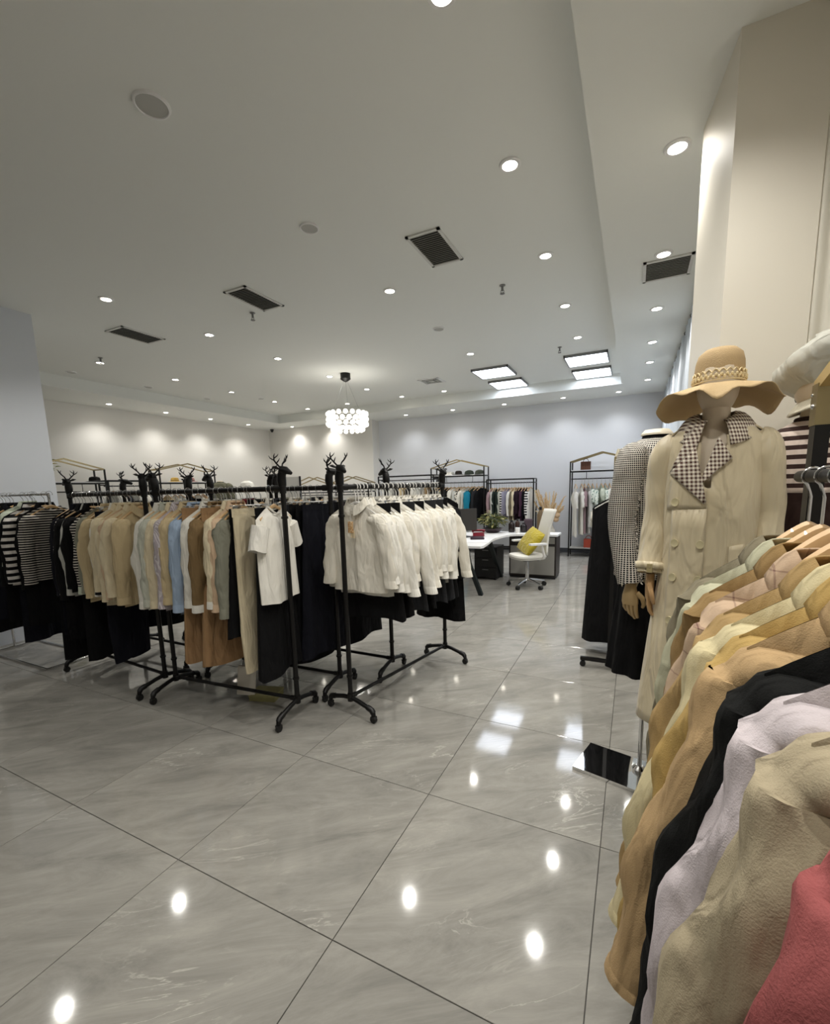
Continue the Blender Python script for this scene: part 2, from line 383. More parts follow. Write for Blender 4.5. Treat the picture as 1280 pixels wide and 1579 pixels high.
# ------------------------------------------------------------------ hangers
def lerp(a, b, t): return a+(b-a)*t
def hook_mesh(r=.024, low=-.10, wire=.0021):
    P = [(r*math.cos(a), 0, r*math.sin(a)) for a in [math.radians(x) for x in range(200, -61, -26)]]
    P = [(-p[0], 0, p[2]) for p in P]
    P += [(-.004, 0, -.034), (0, 0, -.048), (0, 0, low)]
    return MB().tube(P, wire, 6).mesh('hook', M_chrome)
HOOK = hook_mesh()
HOOKW = MB().tube([(.022*math.cos(a), 0, .022*math.sin(a)) for a in [math.radians(x) for x in range(-30, 211, 30)]] + [(-.008, 0, -.03), (0, 0, -.045), (0, 0, -.1)], .0042, 6).mesh('hook', M_wplas)
def arms_mesh(hw=.2, thick=.011, hgt=.026, n=15, z0=-.092, drop=.085, m=None, ycurve=.035):
    rings = []
    for i in range(n):
        s = -1+2*i/(n-1); a = abs(s)
        x = s*hw; z = z0-drop*(a**1.25); y = -ycurve*(a**2.2); hh = hgt*(1-.25*a)+.006*(1-a); tt = thick*(1+.25*a**3)
        rings.append([(x, y+tt*math.cos(q), z-hh/2+hh/2*math.sin(q)) for q in [2*PI*k/8 for k in range(8)]])
    return MB().loft(rings, True, True).mesh('shoulder_bar', m or M_wood)
ARMS = arms_mesh(.165, .0075, .022, 15, -.092, .088, None, .006)
ARMS_HI = arms_mesh(.215, .019, .05, 25, -.095, .10)
ARMSW = arms_mesh(.165, .005, .013, 13, -.092, .088, M_wplas, .006)
CBAR = MB().tube([(-.15, 0, -.10), (.15, 0, -.10)], .0035, 6).mesh('bar', M_chrome)
CLIP = MB().box((0, 0, -.018), (.022, .016, .04)).box((0, -.012, -.006), (.02, .012, .016)).mesh('clip', M_chrome, smooth=False)
def hanger(kind, loc, rz, label, group):
    t = thing('hanger', label, 'hanger', loc, rz, group)
    put('hook', HOOKW if kind == 'white' else HOOK, None, t)
    if kind == 'wood': put('shoulder_bar', ARMS, None, t)
    elif kind == 'woodhi': put('shoulder_bar', ARMS_HI, None, t)
    elif kind == 'white': put('shoulder_bar', ARMSW, None, t)
    elif kind == 'clip':
        put('bar', CBAR, None, t)
        for s in (-1, 1): put('clip', CLIP, None, t, (s*.11, 0, -.098))
    return t

# ------------------------------------------------------------------ garments
ZN, ZS = -.112, -.186            # neck and shoulder heights below the rail
def body_fn(hw, L, dep, seed, neck=.07, ndrop=.05, flare=1.04, fold=.012, zn=ZN, zs=ZS, waist=.0, d0=.5):
    R = random.Random(seed); ph = [R.uniform(0, 6.28) for _ in range(8)]; k1 = R.choice((5, 6, 7)); k2 = R.choice((9, 11))
    def f(s, t, side):
        wd = hw*(lerp(1, flare, t) - waist*math.sin(PI*min(1, t*1.1))**2)
        if .02 < t < .4: wd -= hw*.05*math.sin(PI*(t-.02)/.38)
        x = s*wd; ax = abs(s*hw)
        zt = lerp(zn, zs, max(0, (ax-neck)/(hw-neck))**1.15)
        if ax < neck: zt = zn - (ndrop if side < 0 else .012)*(1-(ax/neck)**2)
        z = lerp(zt, -L, t)
        d = dep*(d0+(1-d0)*min(1, t*3.2))*max(0, 1-abs(s)**2.6)**.6
        if t == 0: d *= .5 if d0 < .3 else .05
        fo = fold*(t**.7)*(math.sin(k1*s+ph[0]+2.2*t)*.6 + math.sin(k2*s+ph[1]-1.5*t)*.4)*max(0, 1-s*s)**.4
        sw = .010*math.sin(3*t+ph[2])*t
        z += .008*t*math.sin(4*s+ph[3])
        return (x, side*d+fo*(1 if side < 0 else -.6)+sw, z)
    return f
def body_mesh(f, nx, nz, name='body', weld=True):
    b = MB()
    for side in (-1, 1): b.grid(lambda u, v: f(-1+2*u, v, side), nx, nz)
    return b.mesh(name, None, weld=.0012, ang=70)
def sleeve_mesh(sgn, hw, length, seed, r0=.072, r1=.046, ry0=.05, ry1=.036, splay=.1, n=12, nk=13, zs=ZS, cuff=.05, bend=.0):
    R = random.Random(seed*31+int(sgn)); ph = [R.uniform(0, 6.28) for _ in range(4)]
    bow = R.uniform(-.02, .02); rings = []
    def ctr(k): return (sgn*(hw-.052+splay*length*k+.02*math.sin(PI*k)), bow*math.sin(PI*k)-bend*k*k, zs+.004-length*k)
    for q, (rr, dz) in enumerate(((.12, .004), (.5, .0), (.8, -.014), (.97, -.036))):
        c = ctr(0); rings.append([(c[0]+r0*rr*math.cos(a), c[1]+ry0*rr*math.sin(a), c[2]+dz) for a in [2*PI*j/n for j in range(n)]])
    for i in range(1, nk+1):
        k = i/nk*1.0; c = ctr(k); rx = lerp(r0, r1, k**.8); ry = lerp(ry0, ry1, k)
        ring = []
        for j in range(n):
            a = 2*PI*j/n; m_ = 1+(1-k**8)*(.12*math.sin(2*a+9*k+ph[0])+.11*math.sin(3*a-13*k+ph[1])+.07*math.sin(5*a+22*k+ph[2]))
            ring.append((c[0]+rx*m_*math.cos(a), c[1]+ry*m_*math.sin(a), min(c[2], zs-.05)+(.006*math.sin(a+ph[3])*(1-k**8) if i > 2 else 0)))
        rings.append(ring)
    me = MB().loft(rings, True, False).mesh('sleeve', None, ang=75)
    cm = None
    if cuff:
        rr = []
        for dz, s in ((.004, .98), (-.004, 1.03), (-cuff, 1.04), (-cuff-.002, .96)):
            c = ctr(1); rr.append([(c[0]+sgn*splay*(-dz)+r1*s*math.cos(a), c[1]+ry1*s*math.sin(a), c[2]+dz) for a in [2*PI*j/n for j in range(n)]])
        cm = MB().loft(rr, False, False).mesh('cuff', None, ang=50)
    return me, cm
def collar_mesh(neck=.07, kind='shirt', ndrop=.05, zn=ZN):
    b = MB(); n = 24
    if kind == 'round':
        P = []
        for j in range(n+1):
            a = 2*PI*j/n; x = neck*math.cos(a); y = .022*math.sin(a); z = zn-(ndrop if y < 0 else .012)*(1-(x/neck)**2)
            P.append((x, y-.004 if y < 0 else y, z))
        return b.tube(P, .006, 6, cap=False).mesh('collar', None)
    rows = []
    for wv in range(4):
        row = []
        for j in range(n+1):
            a = -PI/2+.12+(2*PI-.24)*j/n; x = neck*.92*math.cos(a); y = .03*math.sin(a)
            fr = max(0, -math.sin(a)); z = zn+.030-(ndrop*1.0)*fr**1.5
            if wv == 1: z += .012; x *= 1.05; y *= 1.15
            if wv >= 2:
                q = (wv-1)/2; x *= 1.05+.32*q; y = y*(1.15+.5*q)-.004*fr; z += .012-.05*q-.018*fr*q
            row.append((x, y, z))
        rows.append(row)
    b.grid(lambda u, v: rows[round(u*3)][round(v*n)], 4, n+1)
    return b.mesh('collar', None, ang=60)
GC = {}
def garment_meshes(kind, var):
    if (kind, var) in GC: return GC[(kind, var)]
    sd = hash((len(kind)*7+ord(kind[0])*13+ord(kind[-1])))*10+var; out = []
    def top(hw, L, sl, dep, col, flare=1.04, cuff=.05, hi=False, fold=.012, ndrop=.05, neck=.07, splay=.1, **k):
        f = body_fn(hw, L, dep, sd, neck, ndrop, flare, fold)
        out.append(('body', body_mesh(f, 25 if hi else 13, 20 if hi else 11), 'main', None))
        if sl:
            for s in (-1, 1):
                me, cm = sleeve_mesh(s, hw, sl, sd+s, splay=splay, cuff=cuff, **k); out.append(('sleeve', me, 'main', None))
                if cm: out.append(('cuff', cm, 'trim', 'sleeve'))
        if col: out.append(('collar', collar_mesh(neck, col, ndrop), 'main', None))
    if kind == 'shirt': top(.205, .80, .55, .03, 'shirt', ry0=.06, ry1=.042, r1=.05, fold=.016)
    elif kind == 'blouse': top(.205, .70, (.47, .43, .5)[var % 3], .03, 'shirt', splay=(.12, .2, .27)[var % 3], fold=.02, r0=.075, r1=.048)
    elif kind == 'knit': top(.205, .76, .54, .03, 'round', cuff=.06, ndrop=.035)
    elif kind == 'jacket': top(.215, .80, .56, .034, 'shirt', cuff=.02, flare=1.1)
    elif kind == 'coat': top(.215, 1.15, .60, .034, 'shirt', cuff=.03, flare=1.2)
    elif kind == 'dress': top(.19, 1.34, 0, .05, None, flare=1.3, ndrop=.06, fold=.025)
    elif kind == 'mididress': top(.19, 1.2, .22, .035, None, flare=1.25, fold=.02, cuff=0)
    elif kind == 'tee':
        f = body_fn(.20, .72, .05, sd, .075, .045, 1.05, .016); out.append(('body', body_mesh(f, 21, 16), 'main', None))
        for s in (-1, 1):
            rings = []
            for i in range(7):
                k = i/6; c = (s*(.162+.05*k), -.004, ZS-.045-.15*k)
                rx = lerp(.064, .068, k); rings.append([(c[0]+rx*math.cos(a)*.9, c[1]+.05*math.sin(a), c[2]+rx*.3*math.cos(a)*s+.004*math.sin(3*a+4*k)) for a in [2*PI*j/14 for j in range(14)]])
            out.append(('sleeve', MB().loft(rings, True, False).mesh('sleeve', None, ang=75), 'main', None))
        out.append(('collar', collar_mesh(.075, 'round', .045), 'main', None))
    elif kind in ('skirt', 'longskirt'):
        L = .92 if kind == 'skirt' else 1.22; R = random.Random(sd); ph = [R.uniform(0, 6.28) for _ in range(4)]; n = 36
        rings = []
        for i in range(13):
            k = i/12; rx = lerp(.16, .25, k); ry = lerp(.022, .05, k**.6)
            ring = []
            for j in range(n):
                a = 2*PI*j/n; m_ = 1+.2*k*math.sin(8*a+ph[0])*.6; ca, sa = math.cos(a), math.sin(a)
                ring.append((rx*(abs(ca)**.8)*(1 if ca > 0 else -1), ry*m_*sa+.012*k*math.sin(5*a+ph[1]), lerp(-.15, -L, k)+.012*k*math.sin(3*a+ph[2])))
            rings.append(ring)
        out.append(('panel', MB().loft(rings, True, False).mesh('panel', None, ang=75), 'main', None))
        wb = [[(.162*(abs(math.cos(a))**.8)*(1 if math.cos(a) > 0 else -1), .025*math.sin(a), z) for a in [2*PI*j/n for j in range(n)]] for z in (-.115, -.155)]
        out.append(('waistband', MB().loft(wb, False, False).mesh('waistband', None, ang=75), 'main', None))
    elif kind == 'pants':
        n = 16
        for s in (-1, 1):
            rings = []
            for i in range(12):
                k = i/11; rx = lerp(.085, .105, k) if k < .7 else lerp(.105, .085, (k-.7)/.3)
                rings.append([(s*.07+rx*math.cos(a), .03*math.sin(a)+.004*s, lerp(-.14, -1.12, k)+.01*math.cos(a)*k) for a in [2*PI*j/n for j in range(n)]])
            out.append(('trouser_leg', MB().loft(rings, True, False).mesh('trouser_leg', None, ang=75), 'main', None))
        wb = [[(.16*math.cos(a), .034*math.sin(a), z) for a in [2*PI*j/n for j in range(n)]] for z in (-.11, -.16)]
        out.append(('waistband', MB().loft(wb, False, False).mesh('waistband', None, ang=75), 'main', None))
    elif kind == 'farlong':
        f = body_fn(.19, .8, .03, sd, .06, .04, 1.08, .012); out.append(('body', body_mesh(f, 9, 7), 'main', None))
        for s in (-1, 1): out.append(('sleeve', sleeve_mesh(s, .19, .52, sd+s, n=8, nk=6, cuff=0)[0], 'main', None))
    elif kind == 'farshort':
        f = body_fn(.19, .8, .03, sd, .06, .04, 1.1, .012); out.append(('body', body_mesh(f, 9, 7), 'main', None))
        for s in (-1, 1): out.append(('sleeve', sleeve_mesh(s, .19, .22, sd+s, r1=.06, n=8, nk=4, cuff=0, splay=.3)[0], 'main', None))
    GC[(kind, var)] = out; return out
CATS = {'shirt': 'shirt', 'blouse': 'blouse', 'knit': 'sweater', 'jacket': 'jacket', 'coat': 'coat', 'dress': 'dress', 'mididress': 'dress', 'tee': 't-shirt',
        'skirt': 'skirt', 'longskirt': 'skirt', 'pants': 'trousers', 'farlong': 'top', 'farshort': 'dress'}
def garment(kind, var, m, loc, rz, label, group=None, trim=None, scale=(1, 1, 1), cat=None, name=None):
    t = thing(name or {'farlong': 'long_sleeve_top', 'farshort': 'summer_dress', 'tee': 'white_tee' if False else 'tee_shirt', 'mididress': 'midi_dress', 'longskirt': 'long_skirt', 'knit': 'knit_top'}.get(kind, kind), label, cat or CATS[kind], loc, rz, group)
    t.scale = scale; last = {}
    for pn, me, slot, par in garment_meshes(kind, var):
        o = put(pn, me, trim if (slot == 'trim' and trim) else m, last.get(par, t) if par else t); last[pn] = o
    return t
def hang_row(desc, group, p0, p1, zr, rz, items, hk='wood', jit=6, end='near post', sdz=0):
    """items from p0 to p1: (kind, material, words[, dict])"""
    n = len(items); R = random.Random(len(desc)*17+n)
    for i, it in enumerate(items):
        kind, m, words = it[:3]; k = it[3] if len(it) > 3 else {}
        t = (i+.5)/n + R.uniform(-.25, .25)/n
        loc = (lerp(p0[0], p1[0], t), lerp(p0[1], p1[1], t), zr)
        a = rz+math.radians(R.uniform(-jit, jit)) + k.get('turn', 0)
        hkind = k.get('hk', 'clip' if kind in ('skirt', 'longskirt', 'pants') else hk)
        if 'at' in k: loc = k['at'] + (zr,)
        garment(kind, k.get('var', R.randrange(3)), m, loc, a, f'{words} on {desc}, {ORD[i]} from its {end}', group, k.get('trim'), (k.get('sx', 1)*R.uniform(.97, 1.03), k.get('sy', 1), k.get('sz', R.uniform(.96, 1.05))))
        hanger(hkind, loc, a, f'{dict(wood="wooden", white="white plastic", clip="metal clip", woodhi="pale wooden")[hkind]} hanger on {desc}, {ORD[i]} from its {end}', 'hangers on '+desc)

# ------------------------------------------------------------------ black pipe racks with deer heads
def deer_meshes():
    n = MB().tube([(0, 0, 0), (-.004, 0, .035), (-.002, 0, .07), (.012, 0, .093)], [.025, .029, .0275, .024], 10)
    hd = MB().tube([(-.014, 0, .085), (.008, 0, .1), (.035, 0, .098), (.062, 0, .086), (.078, 0, .078)], [.015, .029, .0245, .016, .011], 10)
    ear = lambda s: MB().tube([(-.004, s*.018, .108), (-.014, s*.038, .118), (-.024, s*.056, .12)], [.006, .010, .001], 6)
    def ant(s):
        b = MB(); b.tube([(.0, s*.010, .118), (-.012, s*.026, .14), (-.012, s*.046, .16), (.0, s*.058, .185), (.008, s*.058, .2)], [.0055, .005, .0048, .004, .0015], 6)
        b.tube([(-.012, s*.028, .142), (.012, s*.032, .158), (.02, s*.03, .172)], [.0042, .0035, .001], 5)
        b.tube([(-.012, s*.045, .159), (-.026, s*.062, .172), (-.03, s*.072, .188)], [.0042, .0035, .001], 5)
        b.tube([(-.004, s*.052, .172), (.01, s*.040, .186), (.014, s*.034, .198)], [.004, .003, .001], 5)
        return b
    return (n.mesh('neck', M_black), hd.mesh('head', M_black), [ear(s).mesh('ear', M_black) for s in (-1, 1)], [ant(s).mesh('antler', M_black) for s in (-1, 1)])
DEER = deer_meshes()
def pipe(path, r=.017, fit=()):
    b = MB().tube(path, r, 10)
    for f in fit: b.tube(f, r*1.32, 10)
    return b
CAST = MB().lathe([(.012, 0), (.012, .016), (.004, .018)], 10, (0, 0, .044)).tube([(-.011, 0, .024), (.011, 0, .024)], .0235, 14).box((0, 0, .040), (.034, .03, .012)).mesh('caster', M_rub)
ZR = 1.545
POST = pipe([(0, 0, .12), (0, 0, 1.575)], .0165, [((0, 0, .10), (0, 0, .155)), ((0, 0, ZR-.03), (0, 0, ZR+.03)), ((0, 0, 1.355), (0, 0, 1.37)), ((0, 0, .27), (0, 0, .283))]).mesh('post', M_black)
def foot_mesh():
    b = MB()
    for s in (-1, 1):
        b.tube([(0, 0, .125), (0, s*.07, .115), (0, s*.165, .092), (0, s*.19, .085), (0, s*.203, .07), (0, s*.205, .05)], .0155, 10)
        b.tube([(0, s*.155, .095), (0, s*.19, .085), (0, s*.203, .068)], .0195, 10)
    return b.mesh('foot', M_black)
FOOT = foot_mesh()
def pipe_rack(p0, p1, label, face=(0, 0), zr=ZR):
    d = Vector((p1[0]-p0[0], p1[1]-p0[1])); Ln = d.length; a = math.atan2(d.y, d.x)
    t = thing('clothes_rack', label, 'clothes rack', (p0[0], p0[1], 0), a, 'black pipe racks with deer heads')
    for k, x in enumerate((0, Ln)):
        put('post', POST, None, t, (x, 0, 0)); f = put('foot', FOOT, None, t, (x, 0, 0))
        for s in (-1, 1): put('caster', CAST, None, t, (x, s*.205, 0))
        nk = put('deer_head', DEER[1], None, t, (x, 0, 1.56), face[k]-a)
        put('neck', DEER[0], None, nk)
        for m in DEER[2]: put('ear', m, None, nk)
        for m in DEER[3]: put('antler', m, None, nk)
    pipe([(0, 0, zr), (Ln, 0, zr)], .0175, [((.0, 0, zr), (.06, 0, zr)), ((Ln-.06, 0, zr), (Ln, 0, zr))]).obj('rail', M_black, t)
    pipe([(0, 0, .13), (Ln, 0, .13)], .013, [((0, 0, .13), (.05, 0, .13)), ((Ln-.05, 0, .13), (Ln, 0, .13))]).obj('crossbar', M_black, t)
    return t
A0, A1 = (-2.0, 2.17), (-3.13, 2.08); B0, B1 = (-1.68, 2.34), (-1.46, 3.5); C0, C1 = (-1.97, 2.62), (-3.15, 2.57)
D0, D1 = (-3.26, 2.08), (-4.42, 2.16); E0, E1 = (-1.75, 3.05), (-2.89, 3.05); F0, F1 = (-3.45, 2.6), (-4.38, 2.6); G0, G1 = (-3.02, 3.12), (-4.2, 3.14)
pipe_rack(A0, A1, 'black pipe rack with deer finials holding beige shirts and the white tee', (0, PI))
pipe_rack(B0, B1, 'black pipe rack with deer finials holding the row of white blouses', (-.5, -.8))
pipe_rack(C0, C1, 'black deer-head rack with dark skirts behind the white tee', (.6, PI))
pipe_rack(D0, D1, 'black deer-head rack with cream jackets, left of the beige shirt rack', (2.6, PI))
pipe_rack(E0, E1, 'black deer-head rack behind the white blouses, long bent foot showing', (2.8, 1.0))
pipe_rack(F0, F1, 'black deer-head rack in second row behind the cream jackets', (2.2, 1.2))
pipe_rack(G0, G1, 'black deer-head rack farthest back among the crowded middle racks', (.3, 2.8))

# fabrics
cr = cloth
WHITE = cr('#ece9df'); CREAM = cr('#e6d8b8'); BEIGE = cr('#d3bf98'); SAGE = cr('#c6c8ba'); GREYG = cr('#8f8f80'); BLACK = cr('#0e0e10', var=.0); NAVY = cr('#12131c', var=0)
LAV = cr('#b4aab0', 'lavender_stripe', pattern='vstripe', col2='#d6d0d2', p=.009, duty=.4); BLUE = cr('#a9bdd6'); BROWN = cr('#8a7250'); TAN = cr('#a5835f'); PEACH = cr('#dcbfa0')
CHAR = cr('#2c2d30'); STRW = cr('#101012', 'wide_stripe', pattern='hstripe', col2='#e8e4df', p=.056, duty=.5); STRT = cr('#15151a', 'thin_stripe', pattern='hstripe', col2='#d9d2c8', p=.021, duty=.42)
LGREY = cr('#c9c9c2'); DGREEN = cr('#26302a'); TEAL = cr('#1f7f9a'); PLUM = cr('#2b1a24'); PINK = cr('#a98f93'); MINT = cr('#cfd6c4'); PRINT = cr('#e3ded2', 'spot_print', pattern='print', col2='#101010', p=.05, duty=.5)
OFFW = cr('#f1ecdf'); CAMEL = cr('#c39a62'); WHITE2 = cr('#f4f1e8'); FLOW = cr('#e4e9de', 'leaf_print', pattern='print', col2='#6f8f83', p=.03, duty=.42)
# rack A (from the near right post to the left)
a0 = (-2.03, 2.165); a1 = (-3.1, 2.085); RA = 'the beige shirt rack'
hang_row(RA, 'clothes on the beige shirt rack', a0, a1, ZR, PI/2+.05, [
    ('tee', WHITE2, 'white short-sleeved tee', {'sz': 1, 'at': (-2.075, 2.16)}), ('longskirt', BLACK, 'long black skirt', {'sz': 1.0, 'sx': .9, 'at': (-2.11, 2.16)}), ('pants', CREAM, 'long cream trousers', {'sx': 1.0, 'at': (-2.235, 2.12), 'sz': 1.06}), ('skirt', BLACK, 'black skirt', {'at': (-2.29, 2.147)}), ('knit', GREYG, 'grey-green top', {'at': (-2.34, 2.14)}), ('shirt', PEACH, 'pale peach shirt', {'at': (-2.385, 2.138)}),
    ('shirt', CREAM, 'cream shirt', {'trim': WHITE}), ('longskirt', TAN, 'long tan skirt', {'sz': .96}), ('shirt', BROWN, 'brown shirt with white cuffs', {'trim': WHITE2}),
    ('shirt', WHITE, 'white shirt'), ('longskirt', TAN, 'pleated tan skirt', {'sz': .95}), ('shirt', BLUE, 'light blue shirt'), ('shirt', BEIGE, 'beige shirt'),
    ('shirt', LAV, 'lavender striped shirt'), ('shirt', CREAM, 'cream blouse'), ('shirt', SAGE, 'sage grey shirt'), ('shirt', WHITE, 'pale ivory shirt')], end='near post', jit=7)
# rack D
hang_row('the cream jacket rack', 'clothes on the cream jacket rack', (-3.3, 2.085), (-4.36, 2.155), ZR, PI/2, [
    ('shirt', BEIGE, 'beige shirt'), ('jacket', CREAM, 'soft cream jacket'), ('knit', PEACH, 'peach knit'), ('jacket', CREAM, 'cream jacket'), ('jacket', CREAM, 'cream cropped jacket', {'trim': BLACK}), ('shirt', WHITE, 'white shirt'), ('pants', NAVY, 'navy trousers', {'sz': 1.2}),
    ('jacket', BEIGE, 'beige jacket'), ('knit', GREYG, 'grey cardigan'), ('knit', STRT, 'black striped knit', {'trim': MINT}), ('dress', BLACK, 'black dress'), ('jacket', BLACK, 'black jacket'), ('shirt', LGREY, 'light grey shirt'), ('coat', BLACK, 'black coat'),
    ('knit', STRT, 'fine striped knit'), ('coat', NAVY, 'navy coat'), ('dress', BLACK, 'long black dress')], end='right post')
# chrome rack K
t = thing('clothes_rack', 'chrome tube rack with an open floor frame beside the grey column', 'clothes rack', (-4.6, 2.1, 0), PI)
r_ = .011
for x in (0.03, 1.12):
    MB().tube([(x, 0, .012), (x, 0, 1.56)], r_, 10).obj('post', M_chrome, t)
MB().tube([(0.03, 0, 1.56), (1.12, 0, 1.56)], r_, 10).obj('rail', M_chrome, t)
for s in (-1, 1): MB().tube([(.03, 0, .012), (.03+.01, s*.2, .012), (1.12, s*.2, .012), (1.12, 0, .012)], .009, 8).obj('floor_bar', M_chrome, t)
hang_row('the chrome rack', 'clothes on the chrome rack', (-4.66, 2.1), (-5.68, 2.1), 1.56, PI/2, [
    ('coat', BLACK, 'black coat'), ('knit', STRT, 'thin striped top', {'at': (-4.62, 2.1)}), ('dress', NAVY, 'navy dress'), ('jacket', BLACK, 'black jacket'), ('shirt', MINT, 'pale green shirt', {'sz': .8}), ('coat', BLACK, 'black long coat'), ('jacket', STRW, 'wide striped black and white top', {'at': (-4.77, 2.04), 'turn': .06}),
    ('coat', NAVY, 'dark navy coat'), ('jacket', BLACK, 'black blazer'), ('dress', BLACK, 'black evening dress'), ('coat', BLACK, 'black wool coat'), ('jacket', BLACK, 'black short jacket'), ('shirt', WHITE, 'white blouse')], end='right end', jit=9)
# rack B white blouses with dark skirts below
RB = 'the white blouse rack'
bl = []
for i in range(19):
    bl.append(('blouse', WHITE2 if i % 3 else OFFW, 'white long-sleeved blouse', {'sz': (1.0, .96, 1.05, .98, 1.08, 1.02)[i % 6]+.02*(i > 8)}))
    if i in (3, 5, 8, 11, 14, 16, 17): bl.append(('skirt', BLACK if i % 2 else CHAR, 'black skirt' if i % 2 else 'charcoal skirt', {'sz': 1.0}))
bl += [('jacket', BLACK, 'black top', {'hk': 'white'}), ('dress', BLACK, 'black dress', {'sz': .85, 'hk': 'white'})]
hang_row(RB, 'clothes on the white blouse rack', (-1.655, 2.44), (-1.475, 3.46), ZR, -.06, bl, hk='white', jit=5, end='near post')
tg = thing('price_tag', 'orange printed paper price tag on the nearest white blouse', 'price tag', (-1.645, 2.385, 1.34), -.1)
MB().box((0, 0, -.055), (.042, .002, .075)).obj('card', cloth('#e8c79a', 'tag_print', pattern='print', col2='#c98a4a', p=.012, duty=.45), tg, smooth=False)
MB().box((.012, .003, -.1), (.034, .002, .05)).obj('label_card', cloth('#efdcb8'), tg, smooth=False)
MB().tube([(0, 0, -.02), (.004, .004, .03)], .001, 5).obj('string', M_wplas, tg)
# rack C, E, F, G
dk = lambda *w: [(k, m, s) for k, m, s in w]
hang_row('the dark skirt rack', 'clothes on the dark skirt rack', (-2.05, 2.617), (-3.08, 2.573), ZR, PI/2, dk(
    ('longskirt', NAVY, 'navy skirt'), ('longskirt', BLACK, 'black skirt'), ('longskirt', BLACK, 'long black skirt'), ('skirt', CHAR, 'charcoal skirt'), ('longskirt', NAVY, 'dark navy skirt'), ('longskirt', BLACK, 'black pleated skirt'), ('jacket', CHAR, 'charcoal jacket'), ('shirt', WHITE, 'white shirt'),
    ('knit', GREYG, 'grey knit'), ('shirt', PRINT, 'spotted blouse'), ('jacket', BLACK, 'black jacket'), ('shirt', cr('#7a1f2a'), 'dark red shirt'), ('shirt', LGREY, 'grey shirt'), ('knit', CHAR, 'charcoal knit'), ('shirt', WHITE, 'ivory shirt'), ('jacket', GREYG, 'grey jacket'), ('coat', BLACK, 'black coat')), end='right post')
hang_row('the rack behind the white blouses', 'clothes on the rack behind the white blouses', (-1.85, 3.05), (-2.84, 3.05), ZR, PI/2, dk(
    ('skirt', BLACK, 'black skirt'), ('skirt', CHAR, 'charcoal skirt'), ('longskirt', BLACK, 'long black skirt'), ('skirt', PLUM, 'dark plum skirt'), ('longskirt', BLACK, 'black long skirt'), ('jacket', LGREY, 'light grey jacket'), ('shirt', WHITE, 'white shirt'), ('shirt', PRINT, 'spotted shirt'),
    ('jacket', CHAR, 'charcoal jacket'), ('shirt', LGREY, 'grey shirt'), ('knit', BLACK, 'black knit'), ('shirt', WHITE, 'ivory blouse'), ('jacket', GREYG, 'grey jacket'), ('coat', BLACK, 'black coat')), end='right post')
hang_row('the rack behind the cream jackets', 'clothes on the rack behind the cream jackets', (-3.52, 2.6), (-4.32, 2.6), ZR, PI/2, dk(
    ('shirt', LGREY, 'grey shirt'), ('jacket', CHAR, 'charcoal jacket'), ('coat', BLACK, 'black coat'), ('shirt', PRINT, 'spotted blouse'), ('knit', GREYG, 'grey knit'), ('coat', NAVY, 'navy coat'), ('shirt', WHITE, 'white shirt'), ('jacket', BLACK, 'black jacket'), ('knit', CHAR, 'charcoal knit'), ('coat', BLACK, 'long black coat'), ('shirt', SAGE, 'sage shirt'), ('jacket', BLACK, 'short black jacket')), end='right post')
hang_row('the rearmost deer rack', 'clothes on the rearmost deer rack', (-3.1, 3.12), (-4.12, 3.14), ZR, PI/2, dk(
    ('shirt', WHITE, 'white shirt'), ('jacket', CHAR, 'charcoal jacket'), ('shirt', LGREY, 'grey shirt'), ('knit', GREYG, 'grey knit'), ('coat', BLACK, 'black coat'), ('shirt', PRINT, 'spotted blouse'), ('jacket', LGREY, 'light grey jacket'), ('shirt', WHITE, 'ivory shirt'), ('knit', CHAR, 'charcoal knit'), ('jacket', BLACK, 'black jacket')), end='right post')
# ------------------------------------------------------------------ blazer rack beside the camera
RX, RZ = .38, 1.53
t = thing('clothes_rack', 'house-shaped black and brass rack of blazers at the right edge', 'clothes rack', (RX, .8, 0), PI/2)
for x in (-.70, .67):
    po = MB().box((x, -.03, .835), (.04, .03, 1.65)).obj('post', M_black, t, smooth=False)
    pl = MB().box((x, -.03, 1.705), (.042, .034, .1)).obj('brass_plate', M_gold, t, smooth=False); MB().sphere((x-.006, -.012, 1.70), .007, 8, 6).sphere((x+.008, -.012, 1.73), .004, 8, 6).obj('screw', M_chrome, pl)
    MB().box((x, 0, .012), (.06, .42, .024)).obj('foot', M_black, t, smooth=False)
    s = 1 if x > 0 else -1
    MB().bar((x+.015*s, -.03, 1.75), (-.015, -.03, 1.97), .03).obj('gable_beam', mat('pale_brass', '#d8bf86', .35, .5), t, smooth=False)
MB().tube([(-.69, 0, RZ), (.66, 0, RZ)], .015, 12).obj('rail', M_black, t)
HOOKL = hook_mesh(.02, -.12, .0032)
ARML = arms_mesh(.15, .0145, .05, 29, -.105, .14, ycurve=.006)
